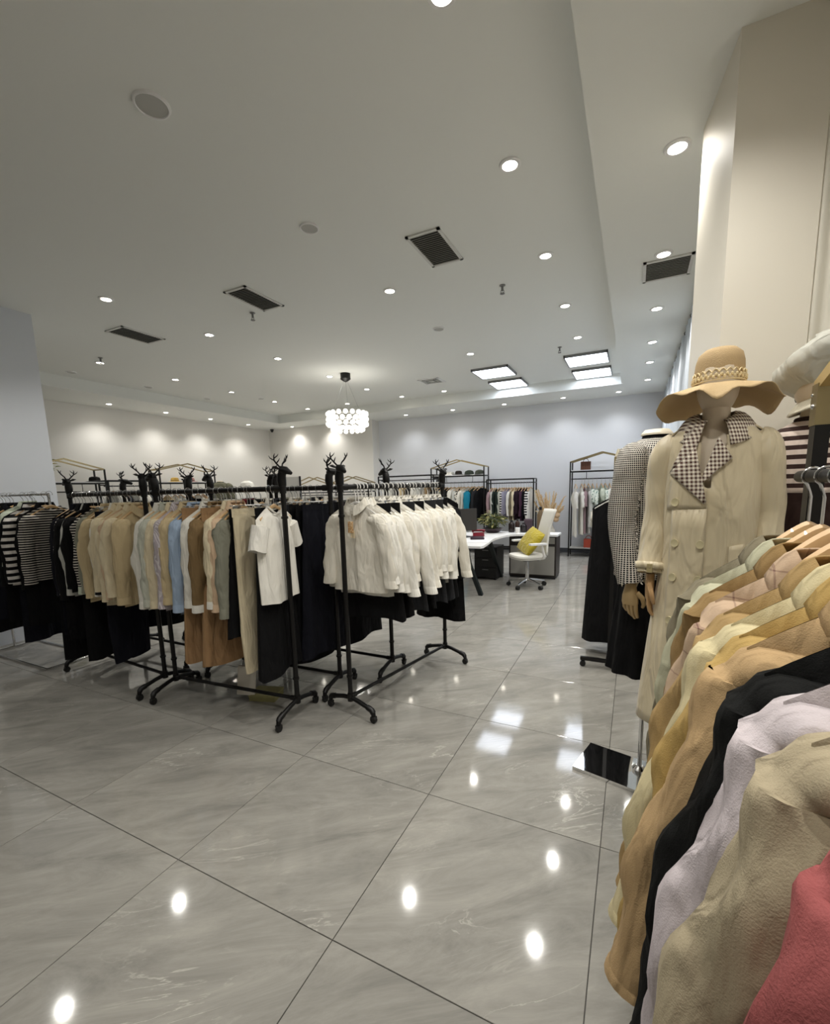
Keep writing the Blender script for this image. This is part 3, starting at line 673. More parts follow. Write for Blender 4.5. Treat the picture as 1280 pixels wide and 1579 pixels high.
def hi_blazer(seed, splay=.2, hw=.215, L=.95, sl=.62, dep=.055):
    zn, zs = -.172, -.258
    f = body_fn(hw, L, dep, seed, .085, .10, 1.06, .016, zn, zs, .05, .55)
    out = [('body', body_mesh(f, 33, 30), 'main', None)]
    for s in (-1, 1):
        me, cm = sleeve_mesh(s, hw, sl, seed*3+s, r0=.078, r1=.062, ry0=.07, ry1=.05, splay=splay, n=24, nk=26, zs=zs, cuff=.018, bend=.03)
        out += [('sleeve', me, 'main', None), ('cuff', cm, 'main', 'sleeve')]
    # collar and lapels
    b = MB(); n = 30; rows = []
    for wv in range(4):
        row = []
        for j in range(n+1):
            a = -PI/2+.0+(2*PI)*j/n; x = .088*math.cos(a); y = .045*math.sin(a); fr = max(0, -math.sin(a)); z = zn+.028-.10*fr**1.6
            q = (0, .35, .7, 1)[wv]
            x *= 1+.52*q*(1+.25*fr); y = y*(1+.5*q)-.008*fr; z += .012*math.sin(PI*q)-.055*q-.03*q*fr
            row.append((x, y, z))
        rows.append(row)
    b.grid(lambda u, v: rows[round(u*3)][round(v*n)], 4, n+1)
    out.append(('collar', b.mesh('collar', None, ang=60), 'main', None))
    b = MB()
    for s in (-1, 1):
        pts = [(s*.062, -.25), (s*.135, -.32), (s*.12, -.40), (s*.012, -.56)]; cen = (s*.03, -.40)
        fy = lambda x, z: f(x/hw, min(1, max(0, (z-zn)/(-L-zn))), -1)[1]-.008
        pts = [(s*.03, -.22)] + pts
        o = len(b.v); b.v += [(x, fy(x, z), z) for x, z in [cen]+pts]; b.f += [(o, o+1+i, o+2+i) for i in range(len(pts)-1)]
    out.append(('lapel', b.mesh('lapel', None), 'main', None))
    b = MB()
    for z in (-.60, -.70): b.lathe([(.013, 0), (.013, .003), (.002, .004)], 12)
    return out, f
BUT = MB().lathe([(.0115, 0), (.0125, .0015), (.0115, .004), (.007, .003), (.001, .003)], 14).mesh('button', mat('horn_button', '#6d5536', .3))
BZ = [(1.36, '#847c67', 'grey-olive blazer', None), (1.275, '#b9b79c', 'pale mint blazer', None), (1.20, '#94794f', 'brown blazer', None),
      (1.10, '#bda48a', 'pinkish plaid blazer', 'plaid'), (1.0, '#aa8e60', 'camel blazer', None), (.93, '#d2c59d', 'cream blazer', None), (.865, '#b89a5e', 'mustard tan blazer', None),
      (.80, '#bd9f75', 'light tan blazer with buttoned cuff', None), (.695, '#0b0c0b', 'black blazer', None), (.615, '#cfc5c8', 'lavender grey blazer', None), (.525, '#b3a68b', 'greige linen blazer', None), (.385, '#a35a59', 'coral red blazer', None)]
HV = [hi_blazer(11, .14), hi_blazer(23, .15), hi_blazer(37, .24), hi_blazer(41, .26), hi_blazer(53, .2), hi_blazer(61, .13)]
HI = (0, 1, 0, 1, 2, 3, 2, 3, 4, 4, 4, 5)
for i, (y, col, words, pat) in enumerate(BZ):
    if pat: m = cloth(col, 'plaid_blazer', pattern='plaid', col2='#7d5f55', p=.062, duty=.05, var=0)
    else: m = cloth(col, 'blazer_'+col[1:], bump=.5, bscale=420)
    rzj = random.Random(i).uniform(-.04, .04)
    g_ = thing('blazer', f'{words} hanging on the house-shaped rack at right', 'blazer', (RX, y, RZ), rzj, 'blazers on the right rack')
    last = {}
    parts, f = HV[HI[i]]
    for pn, me, sl, par in parts:
        o = put(pn, me, m, last.get(par, g_) if par else g_); last[pn] = o
        if pn in ('lapel', 'collar'): solid(o, .004)
    for z in (-.62, -.72):
        o = put('button', BUT, None, g_, (.012, f(.06, (z+.172)/(-.95+.172), -1)[1]-.006, z)); o.rotation_euler = (PI/2, 0, 0)
    if i == 7:
        for k in range(3):
            o = put('button', BUT, None, g_, (-.336+.004*k, -.065-.005*k, -.80-.022*k)); o.rotation_euler = (PI/2, 0, -.5)
    h = thing('hanger', f'pale wooden hanger inside the {words}', 'hanger', (RX, y+.012, RZ), rzj, 'wooden hangers on the right rack')
    put('hook', HOOKL, None, h); put('shoulder_bar', ARML, None, h)
# a striped knit under the black blazer
# ------------------------------------------------------------------ mannequins
def sring(cx, cy, z, rx, ry, n=48, e=2.3, fold=0, ph=0, k=9):
    out = []
    for j in range(n):
        a = 2*PI*j/n; ca, sa = math.cos(a), math.sin(a); m_ = 1+fold*math.sin(k*a+ph)
        out.append((cx+rx*m_*math.copysign(abs(ca)**(2/e), ca), cy+ry*m_*math.copysign(abs(sa)**(2/e), sa), z))
    return out
def body_of(t, head=True, zb=0.85, s=1.0, neck_top=None, m=None, dx=0):
    R = [(zb, .10, .08), (zb+.08, .15, .105), (1.1, .155, .11), (1.25, .125, .095), (1.36, .125, .095), (1.5, .15, .105), (1.6, .165, .09), (1.655, .15, .07), (1.69, .10, .058), (1.71, .062, .052), (1.745, .052, .05)]
    rings = [sring(0, 0, z, rx, ry, 32) for z, rx, ry in R]
    if head:
        rings += [sring(0, -.006, 1.775, .05, .052, 32), sring(0, -.018, 1.785, .058, .066, 32), sring(0, -.02, 1.81, .07, .08, 32), sring(0, -.015, 1.845, .078, .092, 32),
                  sring(0, -.005, 1.885, .08, .098, 32), sring(0, 0, 1.925, .076, .094, 32), sring(0, .002, 1.955, .058, .074, 32), sring(0, .002, 1.975, .03, .04, 32)]
    else: rings += [sring(0, 0, 1.752, .03, .03, 32)]
    return MB().loft(rings, True, True).obj('body', m or M_man, t)
def stand(t, h, plate=(.2, .14), m=None, off=(0, 0), prz=0, po=(0, 0)):
    MB().tube([(off[0], off[1], .012), (off[0], off[1], h)], .011, 12).obj('pole', M_chrome, t)
    MB().box((po[0], po[1], .009), (plate[0]*2, plate[1]*2, .018), rz=prz).obj('base_plate', mat('mirror_steel', '#e8e8e8', .03, 1), t, smooth=False)
    MB().lathe([(.035, 0), (.035, .012), (.018, .03)], 16, (off[0], off[1], .018)).obj('flange', M_chrome, t)
M_hand = mat('wooden_hand', '#c39c6d', .5, var=.15); M_fhand = mat('shell_hand', '#b99e72', .5)
def hand_mesh(s):
    b = MB()   # palm hanging down, local origin at the wrist, thumb toward -y, s = side
    rings = []
    for z, rx, ry in ((.01, .018, .024), (-.02, .019, .03), (-.05, .019, .038), (-.08, .017, .04), (-.092, .013, .037)):
        rings.append([(rx*math.cos(a), ry*math.sin(a), z) for a in [2*PI*j/14 for j in range(14)]])
    b.loft(rings, True, True)
    for k, (y, l) in enumerate(((-.028, .068), (-.0095, .078), (.0095, .072), (.027, .056))):
        c = -s*(.012+.006*k)
        b.tube([(0, y, -.082), (c*.15, y*1.05, -.085-l*.35), (c*.7, y*1.05, -.085-l*.7), (c*1.7, y*1.0, -.085-l*.97)], [.0098, .0094, .0086, .006], 8)
    b.tube([(0, -.03, -.03), (-s*.012, -.052, -.055), (-s*.02, -.055, -.082), (-s*.024, -.047, -.1)], [.013, .0115, .0098, .007], 8)
    return b.mesh('hand', None)
HAND = {s: hand_mesh(s) for s in (-1, 1)}
def sleeve_path(t, name, pts, rad, m, n=22, fold=.05, seed=1, cap=True, ryf=1.0):
    P = [Vector(p) for p in pts]; K = 26; rings = []; R = random.Random(seed); ph = [R.uniform(0, 6) for _ in range(3)]
    def cat(A, i, u):
        a, b, c, d = A[max(i-1, 0)], A[i], A[i+1], A[min(i+2, len(A)-1)]
        return .5*((2*b)+(c-a)*u+(2*a-5*b+4*c-d)*u*u+(3*b-a-3*c+d)*u**3)
    for q in range(K+1):
        x = q/K*(len(P)-1); i = min(int(x), len(P)-2); u = x-i
        c = cat(P, i, u); r = cat(rad, i, u); d = (cat(P, i, min(1, u+.05))-cat(P, i, max(0, u-.05))); d = d.normalized() if d.length > 0 else Vector((0, 0, -1))
        a = Vector((0, 1, 0)); a = (a-d*a.dot(d)).normalized(); b = d.cross(a)
        ring = []
        for j in range(n):
            th = 2*PI*j/n; m_ = 1+fold*(math.sin(2*th+11*q/K+ph[0])*.6+math.sin(3*th-17*q/K+ph[1])*.6+.4*math.sin(th+29*q/K+ph[2]))
            ring.append(tuple(c+r*m_*(math.cos(th)*a*ryf+math.sin(th)*b)))
        rings.append(ring)
    return MB().loft(rings, cap, False).obj(name, m, t, ang=75)
def uvmap(o, cx, cy, R):
    me = o.data; uv = me.uv_layers.new(name='UVMap')
    for pl in me.polygons:
        an = [math.atan2(me.vertices[me.loops[l].vertex_index].co.y-cy, me.vertices[me.loops[l].vertex_index].co.x-cx) for l in pl.loop_indices]
        if max(an)-min(an) > PI: an = [a+2*PI if a < 0 else a for a in an]
        for l, a in zip(pl.loop_indices, an): uv.data[l].uv = (a*R, me.vertices[me.loops[l].vertex_index].co.z)
    return o
def surf(rings_def):
    def fy(x, z):
        for (z0, rx0, ry0), (z1, rx1, ry1) in zip(rings_def, rings_def[1:]):
            if z1 <= z <= z0:
                u = (z0-z)/(z0-z1); rx, ry = lerp(rx0, rx1, u), lerp(ry0, ry1, u)
                q = min(.995, abs(x)/rx); return -ry*(1-q**2.3)**(1/2.3)
        return -.1
    return fy
def patch(name, quad, fy, off, m, t, n=7, th=.004):
    q = [Vector(p) for p in quad]
    def fn(u, v):
        p = (1-u)*((1-v)*q[0]+v*q[3])+u*((1-v)*q[1]+v*q[2])
        return (p.x, fy(p.x, p.y)-off, p.y)
    return solid(MB().grid(fn, n, n).obj(name, m, t), th)
# trench coat mannequin
t = thing('mannequin', 'head and torso mannequin wearing the sun hat and trench coat', 'mannequin', (.25, 1.93, 0), -.13); t.scale = (.83, .9, 1)
body_of(t); stand(t, .9)
M_tr = cloth('#d8caaa', 'trench_gabardine', rough=.42, bump=.12, bscale=500, spec=.45, var=.04, sheen=.2)
M_gi = cloth('#5a3f36', 'gingham', pattern='gingham', col2='#f0e7d6', p=.0135, duty=.5, var=0, bump=.2)
tc = thing('trench_coat', 'long beige trench coat with brown gingham lapels on mannequin', 'coat', (.25, 1.93, 0), -.13); tc.scale = (.83, .9, 1)
RD = [(1.735, .07, .062), (1.718, .10, .078), (1.70, .14, .09), (1.672, .17, .10), (1.63, .18, .112), (1.5, .178, .13), (1.3, .172, .126), (1.15, .185, .132), (.95, .21, .145), (.75, .232, .155), (.55, .25, .165)]
rings = []
for (a, b) in zip(RD, RD[1:]):
    for k in range(5):
        u = k/5; z = lerp(a[0], b[0], u); fo = .018*max(0, (1.5-z)/.9)**.8
        rings.append(sring(0, 0, z, lerp(a[1], b[1], u), lerp(a[2], b[2], u), 64, fold=fo, ph=1.2+z*1.5, k=7))
cb = MB().loft(rings)
fyt = surf(RD)
def in_v(c): # the open neck
    x, y, z = c
    return y < 0 and z > 1.50 and abs(x+.018*(1.72-z)/.2) < .058*(z-1.50)/.22+.004
keep = [f for f in cb.f if not in_v(tuple(sum(cb.v[i][k] for i in f)/len(f) for k in range(3)))]
cb.f = keep; co = cb.obj('body', M_tr, tc, ang=75); solid(co, .003)
for s in (-1, 1):
    sl = sleeve_path(tc, 'sleeve', [(s*.135, .0, 1.665), (s*.175, .0, 1.625), (s*.19, .012, 1.52), (s*.202, .018, 1.40), (s*.21, -.01, 1.28), (s*.212, -.035, 1.175)], [.045, .066, .064, .060, .057, .062], M_tr, seed=5+s)
    b = MB().tube([(s*.2115, -.027, 1.215), (s*.212, -.032, 1.19)], [.067, .068], 20, cap=False); solid(b.obj('cuff_strap', M_tr, sl), .005)
    MB().box((s*.2115-.0, -.097, 1.203), (.022, .006, .034)).obj('buckle', mat('bone_buckle', '#b3a479', .4), sl, smooth=False)
    ep = MB(); ep.grid(lambda u, v: (s*lerp(.075, .185, u), lerp(-.022, .022, v), 1.722-.052*u**1.6+.006), 8, 4); solid(ep.obj('epaulette', M_tr, tc), .006)
    hd = put('hand', HAND[s], M_hand, t, (s*.213, -.04, 1.165))
patch('lapel', [(-.035, 1.725), (-.062, 1.63), (-.154, 1.556), (-.085, 1.70)], fyt, .014, M_gi, tc)
patch('lapel', [(-.062, 1.64), (-.012, 1.452), (-.02, 1.445), (-.154, 1.556)], fyt, .016, M_gi, tc)
patch('lapel', [(.014, 1.672), (-.045, 1.505), (-.035, 1.515), (.066, 1.598)], fyt, .012, M_gi, tc)
b = MB()
def colfn(u, v):
    a = lerp(-1.15, PI+1.15, u); fr = max(0, -math.sin(a)); x = .066*math.cos(a); y = .058*math.sin(a); z = 1.762-.035*fr
    q = v; out_ = 1+.95*q+.35*q*abs(math.cos(a)); return (x*out_, y*out_-.012*fr, z-.058*q-.012*q*q-.02*q*fr+.016*math.sin(PI*q))
solid(b.grid(colfn, 30, 6).obj('collar', M_gi, tc), .004)
patch('storm_flap', [(-.15, 1.55), (-.012, 1.50), (-.01, 1.432), (-.158, 1.425)], fyt, .008, M_tr, tc)
patch('front_overlap', [(-.135, 1.44), (-.008, 1.44), (-.006, .56), (-.15, .56)], lambda x, z: fyt(x, z), .006, M_tr, tc, 12)
BUTL = MB().lathe([(.0135, 0), (.015, .002), (.0145, .006), (.009, .0045), (.001, .0045)], 16).mesh('button', mat('bone_button', '#d6cba4', .3))
for x, z in ((-.125, 1.452), (-.118, 1.305), (-.024, 1.305), (-.118, 1.18), (-.024, 1.18), (-.12, 1.02), (-.024, 1.02)):
    o = put('button', BUTL, None, tc, (x, fyt(x, z)-.013, z)); o.rotation_euler = (PI/2, 0, x*2)
patch('pocket_welt', [(.075, 1.30), (.128, 1.31), (.122, 1.20), (.078, 1.19)], fyt, .006, M_tr, tc)
# sun hat
hat = thing('sun_hat', 'wide wavy straw sun hat with braided band on the trench mannequin', 'hat', (.25, 1.93, 1.852), -.13); hat.scale = (.83, .86, .92)
M_straw = mat('woven_straw', '#c0a478', .8, bump=.9, bscale=260, var=.2)
cr_ = [(.098, 0), (.101, .02), (.1, .05), (.097, .085), (.088, .112), (.065, .13), (.03, .137), (.001, .138)]
MB().lathe(cr_, 32, cap0=False, sx=.9, sy=1.05).obj('crown', M_straw, hat, ang=80)
b = MB(); nb = 72
CTL = [(-180, -.03, .2), (-140, -.10, .225), (-105, -.085, .235), (-75, -.04, .22), (-45, -.022, .19), (-20, -.035, .185), (0, -.056, .185), (20, -.04, .185), (45, -.018, .185), (70, -.03, .205), (95, -.06, .23), (125, -.095, .225), (155, -.05, .205), (180, -.03, .2)]
def brim(u, v):
    ph = -180+360*u
    for (a0_, z0_, r0_), (a1_, z1_, r1_) in zip(CTL, CTL[1:]):
        if a0_ <= ph <= a1_:
            q = (ph-a0_)/(a1_-a0_); q = q*q*(3-2*q); ze, re = lerp(z0_, z1_, q), lerp(r0_, r1_, q); break
    a = math.radians(ph)-PI/2; r = lerp(.098, re, v); z = -.006*v+ze*v**1.35+.010*v*v*math.sin(9*a)
    k = lerp(1, 0, v); return (r*math.cos(a)*lerp(1, .9, k), r*math.sin(a)*lerp(1, 1.05, k), z)
solid(b.grid(brim, nb+1, 8).obj('brim', mat('woven_straw_brim', '#c9ae82', .8, bump=.7, bscale=260, var=.2), hat, weld=.0005), .003)
bd = MB()
for k in range(64):
    a = 2*PI*k/64; bd.sphere((.104*.9*math.cos(a), .104*1.05*math.sin(a), .018+.008*(k % 2)), .0068, 6, 4)
for k in range(24):
    a = 2*PI*k/24; bd.tube([(.1035*.9*math.cos(a+d), .1035*1.05*math.sin(a+d), .034+.012*math.sin(PI*(d/.26))) for d in (0, .065, .13, .195, .26)], .0025, 5)
bd.tube([(.103*.9*math.cos(2*PI*k/40), .103*1.05*math.sin(2*PI*k/40), .008) for k in range(41)], .004, 6)
bd.obj('braided_band', mat('cream_braid', '#e6d3a6', .7), hat)
# houndstooth jacket mannequin
LH = (.085, 2.43, 0); RH = 1.0
t = thing('mannequin', 'headless mannequin wearing the houndstooth jacket and black skirt', 'mannequin', LH, RH)
body_of(t, head=False, m=mat('shell_cream', '#d9cdb4', .5)); stand(t, .9, (.2, .14), prz=-1.25, po=(-.065, .07))
M_ho = cloth('#d8d2c8', 'houndstooth', pattern='houndstooth', col2='#141215', p=.0095, duty=.72, var=0, bump=.4, bscale=250)
M_trim = cloth('#cfc8bd', 'fringe_trim', pattern='print', col2='#1b191b', p=.006, duty=.48, var=0, bump=.8)
j = thing('jacket', 'black and white houndstooth jacket with fringed trim on headless mannequin', 'jacket', LH, RH)
RJ = [(1.725, .07, .062), (1.705, .12, .08), (1.675, .165, .098), (1.63, .178, .11), (1.5, .175, .128), (1.3, .16, .12), (1.17, .18, .128), (1.08, .19, .132)]
rings = []
for (a, b) in zip(RJ, RJ[1:]):
    for k in range(4): rings.append(sring(0, 0, lerp(a[0], b[0], k/4), lerp(a[1], b[1], k/4), lerp(a[2], b[2], k/4), 48))
rings.append(sring(0, 0, 1.08, .19, .132, 48)); solid(uvmap(MB().loft(rings).obj('body', M_ho, j, ang=75), 0, 0, .155), .004)
fyj = surf(RJ)
for s in (-1, 1):
    sl = sleeve_path(j, 'sleeve', [(s*.135, 0, 1.665), (s*.178, 0, 1.63), (s*.2, .01, 1.5), (s*.215, .015, 1.36), (s*.225, -.015, 1.2), (s*.228, -.045, 1.07)], [.045, .068, .066, .062, .056, .053], M_ho, seed=9+s, fold=.025); uvmap(sl, s*.208, 0, .062)
    fr = MB(); R = random.Random(3)
    for q in range(120):
        sg = -1 if q < 60 else 1; q = q % 60
        P = [(s*.18, sg*.055, 1.68), (s*.2, .01+sg*.066, 1.5), (s*.215, .015+sg*.062, 1.36), (s*.225, -.015+sg*.056, 1.2), (s*.228, -.045+sg*.053, 1.08)]
        u = q/59*4; i = min(3, int(u)); c = Vector(P[i]).lerp(Vector(P[i+1]), u-i); fr.tube([tuple(c), tuple(c+Vector((s*R.uniform(.0, .006), sg*.012, R.uniform(-.008, .004))))], [.004, .002], 5)
    fr.obj('fringe', M_trim, sl)['kind'] = 'stuff'
    hd = put('hand', HAND[s], M_fhand, t, (s*.228, -.05, 1.06))
fr = MB(); R = random.Random(8)
for s in (-1, 1):
    for q in range(90):
        z = lerp(1.70, 1.09, q/89); x = s*(.012 if z < 1.6 else .012+(z-1.6)*.55); y = fyj(x, z)
        fr.tube([(x, y, z), (x+s*R.uniform(.006, .014), y-.007, z+R.uniform(-.004, .004))], [.0045, .002], 5)
fr.obj('front_trim', M_trim, j)['kind'] = 'stuff'
MB().tube([(.055*math.cos(2*PI*k/24), -.005+.055*math.sin(2*PI*k/24), 1.735) for k in range(25)], .004, 6).obj('neck_seam', BLACK, j)
bt = thing('turtleneck', 'black high collar with cream neck cap above the houndstooth jacket', 'top', LH, RH)
MB().loft([sring(0, 0, z, rx, ry, 28) for z, rx, ry in ((1.665, .095, .062), (1.70, .078, .062), (1.735, .062, .058), (1.742, .058, .056))]).obj('collar', BLACK, bt)
MB().loft([sring(0, 0, z, rx, ry, 28) for z, rx, ry in ((1.742, .066, .064), (1.75, .066, .064), (1.768, .05, .05), (1.772, .001, .001))], True, True).obj('neck_cap', mat('cream_cap', '#e8e0cc', .5), bt)
def skirt_on(name, label, loc, rz, m, z0, z1, r0, r1, k, fold, cat='skirt'):
    o = thing(name, label, cat, loc, rz); rings = [sring(0, 0, lerp(z0, z1, q/14), lerp(r0[0], r1[0], (q/14)**.8), lerp(r0[1], r1[1], (q/14)**.8), 72, fold=fold*(q/14)**.6, ph=.4, k=k) for q in range(15)]
    MB().loft(rings, True, False).obj('panel', m, o, ang=80)
    MB().loft([sring(0, 0, z, r0[0]*1.02, r0[1]*1.02, 40) for z in (z0+.012, z0-.03)]).obj('waistband', m, o)
skirt_on('skirt', 'black mid-length skirt under the houndstooth jacket', LH, RH, BLACK, 1.22, .60, (.125, .09), (.2, .15), 11, .06)
# striped knit mannequin with cap
LS = (.585, 2.12, 0); RS = -.28
t = thing('mannequin', 'mannequin wearing a striped knit and baker cap behind the rack post', 'mannequin', LS, RS)
body_of(t); stand(t, .9, (.14, .12))
sk = thing('striped_knit', 'brown and cream striped knit top on mannequin with cap', 'sweater', LS, RS)
M_st = cloth('#3b2a26', 'knit_stripe', pattern='hstripe', col2='#d8c8bd', p=.0335, duty=.52, var=0)
RK = [(1.73, .065, .06), (1.71, .10, .075), (1.68, .15, .09), (1.64, .178, .105), (1.55, .182, .122), (1.43, .185, .125)]
rings = []
for (a, b) in zip(RK, RK[1:]):
    for k in range(4): rings.append(sring(0, 0, lerp(a[0], b[0], k/4), lerp(a[1], b[1], k/4), lerp(a[2], b[2], k/4), 48))
solid(MB().loft(rings).obj('body', M_st, sk, ang=75), .004)
for s in (-1, 1): sleeve_path(sk, 'sleeve', [(s*.13, 0, 1.665), (s*.17, 0, 1.635), (s*.19, .01, 1.54), (s*.2, .02, 1.45)], [.045, .066, .066, .064], M_st, seed=15+s)
MB().tube([(.06*math.cos(2*PI*k/24), .056*math.sin(2*PI*k/24), 1.735) for k in range(25)], .009, 8).obj('collar', M_st, sk)
skirt_on('skirt', 'dark brown pleated skirt below the striped knit', LS, RS, cloth('#33231f'), 1.46, .6, (.19, .128), (.285, .2), 22, .05)
cp = thing('baker_cap', 'pale grey baker cap with chain trim on the striped mannequin', 'cap', (LS[0]+.02, LS[1], 1.835), RS-.35); cp.rotation_euler = (.12, -.25, RS-.35); cp.scale = (.86, .86, 1.05)
M_cap = cloth('#c9c8bd', 'cap_twill', rough=.6)
rings = []
for q, (r, z) in enumerate(((.098, 0), (.112, .02), (.15, .06), (.162, .095), (.148, .13), (.1, .15), (.04, .156), (.001, .156))):
    rings.append([(r*(1+.05*math.sin(8*a+q))*math.cos(a)+.012*q*.3, r*1.02*(1+.04*math.sin(8*a+q))*math.sin(a)-.02*q*.5, z+.022*math.cos(a)*min(1, q/3)) for a in [2*PI*k/40 for k in range(40)]])
MB().loft(rings, False, True).obj('crown', M_cap, cp, ang=80)
MB().loft([[(.099*math.cos(a), .1*math.sin(a), z) for a in [2*PI*k/32 for k in range(32)]] for z in (-.02, .008)]).obj('band', M_cap, cp)
b = MB(); b.grid(lambda u, v: ((.098+.085*v*math.sin(PI*u)**.6)*math.cos(lerp(PI*1.08, PI*1.92, u)), (.1+.085*v*math.sin(PI*u)**.6)*math.sin(lerp(PI*1.08, PI*1.92, u)), -.012-.03*v-.012*v*v), 20, 6)
solid(b.obj('visor', cloth('#d6cfba', 'visor_twill', rough=.5), cp), .006)
ch = MB()
for k in range(26):
    a = PI*1.02+PI*.96*k/25; ch.sphere((.104*math.cos(a), .106*math.sin(a), -.004+.004*(k % 2)), .0062, 6, 5)
ch.obj('chain_trim', mat('pewter_chain', '#4c463c', .35, .8), cp)
# ------------------------------------------------------------------ black dress rack
t = thing('clothes_rack', 'house-shaped black and brass rack of black dresses behind mannequins', 'clothes rack', (-.13, 4.28, 0), PI/2)
for x in (-.48, .52):
    MB().box((x, 0, .8), (.035, .028, 1.5)).obj('post', M_black, t, smooth=False)
    MB().bar((x, 0, 1.55), (x-.02*(1 if x > 0 else -1), 0, 1.72), .036).obj('brass_plate', M_gold, t, smooth=False)
    MB().bar((x-.02*(1 if x > 0 else -1), 0, 1.71), (.02, 0, 1.80), .03).obj('gable_beam', M_gold, t, smooth=False)
    MB().bar((x, -.22, .07), (x, .22, .07), .028).obj('foot', M_black, t, smooth=False)
    for s in (-1, 1): put('caster', CAST, None, t, (x, s*.2, 0))
MB().tube([(-.48, 0, 1.5), (.52, 0, 1.5)], .012, 10).obj('rail', M_black, t); MB().bar((-.48, 0, .1), (.52, 0, .1), .025).obj('crossbar', M_black, t, smooth=False)
hang_row('the black dress rack', 'clothes on the black dress rack', (-.13, 3.9), (-.13, 4.7), 1.5, -.12, [('dress', BLACK, 'long black dress'), ('dress', BLACK, 'black sleeveless dress'), ('dress', BLACK, 'plain black dress'), ('mididress', WHITE, 'white short-sleeved dress'), ('dress', BLACK, 'black gown')], hk='white', end='near post')
# ------------------------------------------------------------------ curtains on the right
def curtain(name, label, x, y0, y1, z0, z1, amp, k, m):
    t = thing(name, label, 'curtain', (x, (y0+y1)/2, z0)); L_ = y1-y0; n = int(k*10)+1
    def fn(u, v):
        y = -L_/2+L_*u; ph = 2*PI*k*u; return (amp*math.sin(ph)*(1-.35*v)+amp*.3*math.sin(ph*.37+1), y, (z1-z0)*v)
    solid(MB().grid(fn, n, 8).obj('panel', m, t, ang=80), .002)
    MB().tube([(0, -L_/2, z1-z0+.02), (0, L_/2, z1-z0+.02)], .012, 8).obj('rod', M_grey, t)
    rg = MB().tube([(.018*math.cos(a), 0, .018*math.sin(a)) for a in [2*PI*q/12 for q in range(13)]], .003, 5).mesh('ring', M_dark)
    for q in range(int(k)): put('ring', rg, None, t, (0, -L_/2+L_*(q+.5)/int(k), z1-z0+.02))
    return t
M_cur = mat('white_sheer', '#e6e2d6', .8, bump=.2)
M_cur2 = mat('blue_grey_curtain', '#cdd5de', .8, bump=.2)
c_ = curtain('curtain', 'cream curtain folds at the far right behind the striped mannequin', .72, 2.29, 2.55, .02, HS-.05, .022, 3, M_cur); c_.rotation_euler = (0, 0, PI/2)
curtain('curtain', 'pale curtain hanging along the right side beyond the pillar', .47, 5.0, 10.1, .02, HS-.06, .04, 24, M_cur2)
# ------------------------------------------------------------------ racks along the far walls
def house_rack(label, loc, rz, W, D=.34, h1=1.97, h2=2.14, shelf=1.8, rail=1.62):
    t = thing('house_rack', label, 'clothes rack', loc, rz, 'house-shaped wall racks')
    for y in (-D/2, D/2):
        for x in (-W/2, W/2): MB().bar((x, y, 0), (x, y, h1), .024).obj('post', M_black, t, smooth=False)
        for s in (-1, 1): MB().bar((s*W/2, y, h1), (0, y, h2), .024).obj('gable_bar', M_gold, t, smooth=False)
        MB().bar((-W/2, y, shelf-.03), (W/2, y, shelf-.03), .024).obj('cross_bar', M_black, t, smooth=False)
        MB().bar((-W/2, y, .16), (W/2, y, .16), .024).obj('cross_bar', M_black, t, smooth=False)
    for x in (-W/2, W/2):
        for z in (.16, shelf-.03, h1): MB().bar((x, -D/2, z), (x, D/2, z), .022).obj('side_bar', M_black if z < h1 else M_gold, t, smooth=False)
    MB().box((0, 0, shelf-.008), (W-.03, D-.03, .016)).obj('shelf', M_white, t, smooth=False)
    MB().box((0, 0, .182), (W-.03, D-.03, .016)).obj('bottom_shelf', mat('grey_board', '#a8a6a2', .5), t, smooth=False)
    MB().tube([(-W/2, 0, rail), (W/2, 0, rail)], .011, 8).obj('rail', M_black, t)
    for x in (-W/4, W/4): MB().tube([(x, 0, rail), (x, 0, shelf-.02)], .006, 6).obj('rail_drop', M_black, t)
    return t
def frame_rack(label, loc, rz, W, D=.3, h=1.66, rail=1.58):
    t = thing('frame_rack', label, 'clothes rack', loc, rz, 'square black wall racks')
    for y in (-D/2, D/2):
        for x in (-W/2, W/2): MB().bar((x, y, 0), (x, y, h), .026).obj('post', M_black, t, smooth=False)
        for z in (h, .12): MB().bar((-W/2, y, z), (W/2, y, z), .026).obj('cross_bar', M_black, t, smooth=False)
    for x in (-W/2, W/2):
        for z in (h, h-.08, .12): MB().bar((x, -D/2, z), (x, D/2, z), .024).obj('side_bar', M_black, t, smooth=False)
    MB().tube([(-W/2, 0, rail), (W/2, 0, rail)], .012, 8).obj('rail', M_black, t)
    return t
YR = 9.92
house_rack('house-shaped brass and black rack of pale dresses by the right curtain', (-.6, YR, 0), 0, 1.2)
house_rack('house-shaped brass and black rack with teal jacket behind the desk', (-3.7, YR, 0), 0, 1.3)
frame_rack('square black rack of knitwear directly behind the desk', (-2.47, YR, 0), 0, 1.04)
frame_rack('square black rack just right of the wall step', (-5.0, 9.8, 0), 0, 1.5, h=1.82, rail=1.72)
house_rack('low house-shaped rack at the far back, left of two', (-7.75, 9.6, 0), 0, 1.2, h1=1.69, h2=1.88, shelf=1.5, rail=1.4)
house_rack('low house-shaped rack at the far back, right of two', (-6.5, 9.6, 0), 0, 1.15, h1=1.69, h2=1.86, shelf=1.5, rail=1.4)
house_rack('house-shaped rack on the left wall nearest the grey column', (-9.2, 4.4, 0), PI/2, 1.3, h1=2.03, h2=2.2)
house_rack('house-shaped rack on the left wall with pink and yellow hats', (-9.2, 6.83, 0), PI/2, 1.38, h1=2.05, h2=2.2)
frame_rack('square black rack on the left wall between the house racks', (-9.2, 5.6, 0), PI/2, 1.0, h=1.82, rail=1.72)
F = 'farlong'; S = 'farshort'
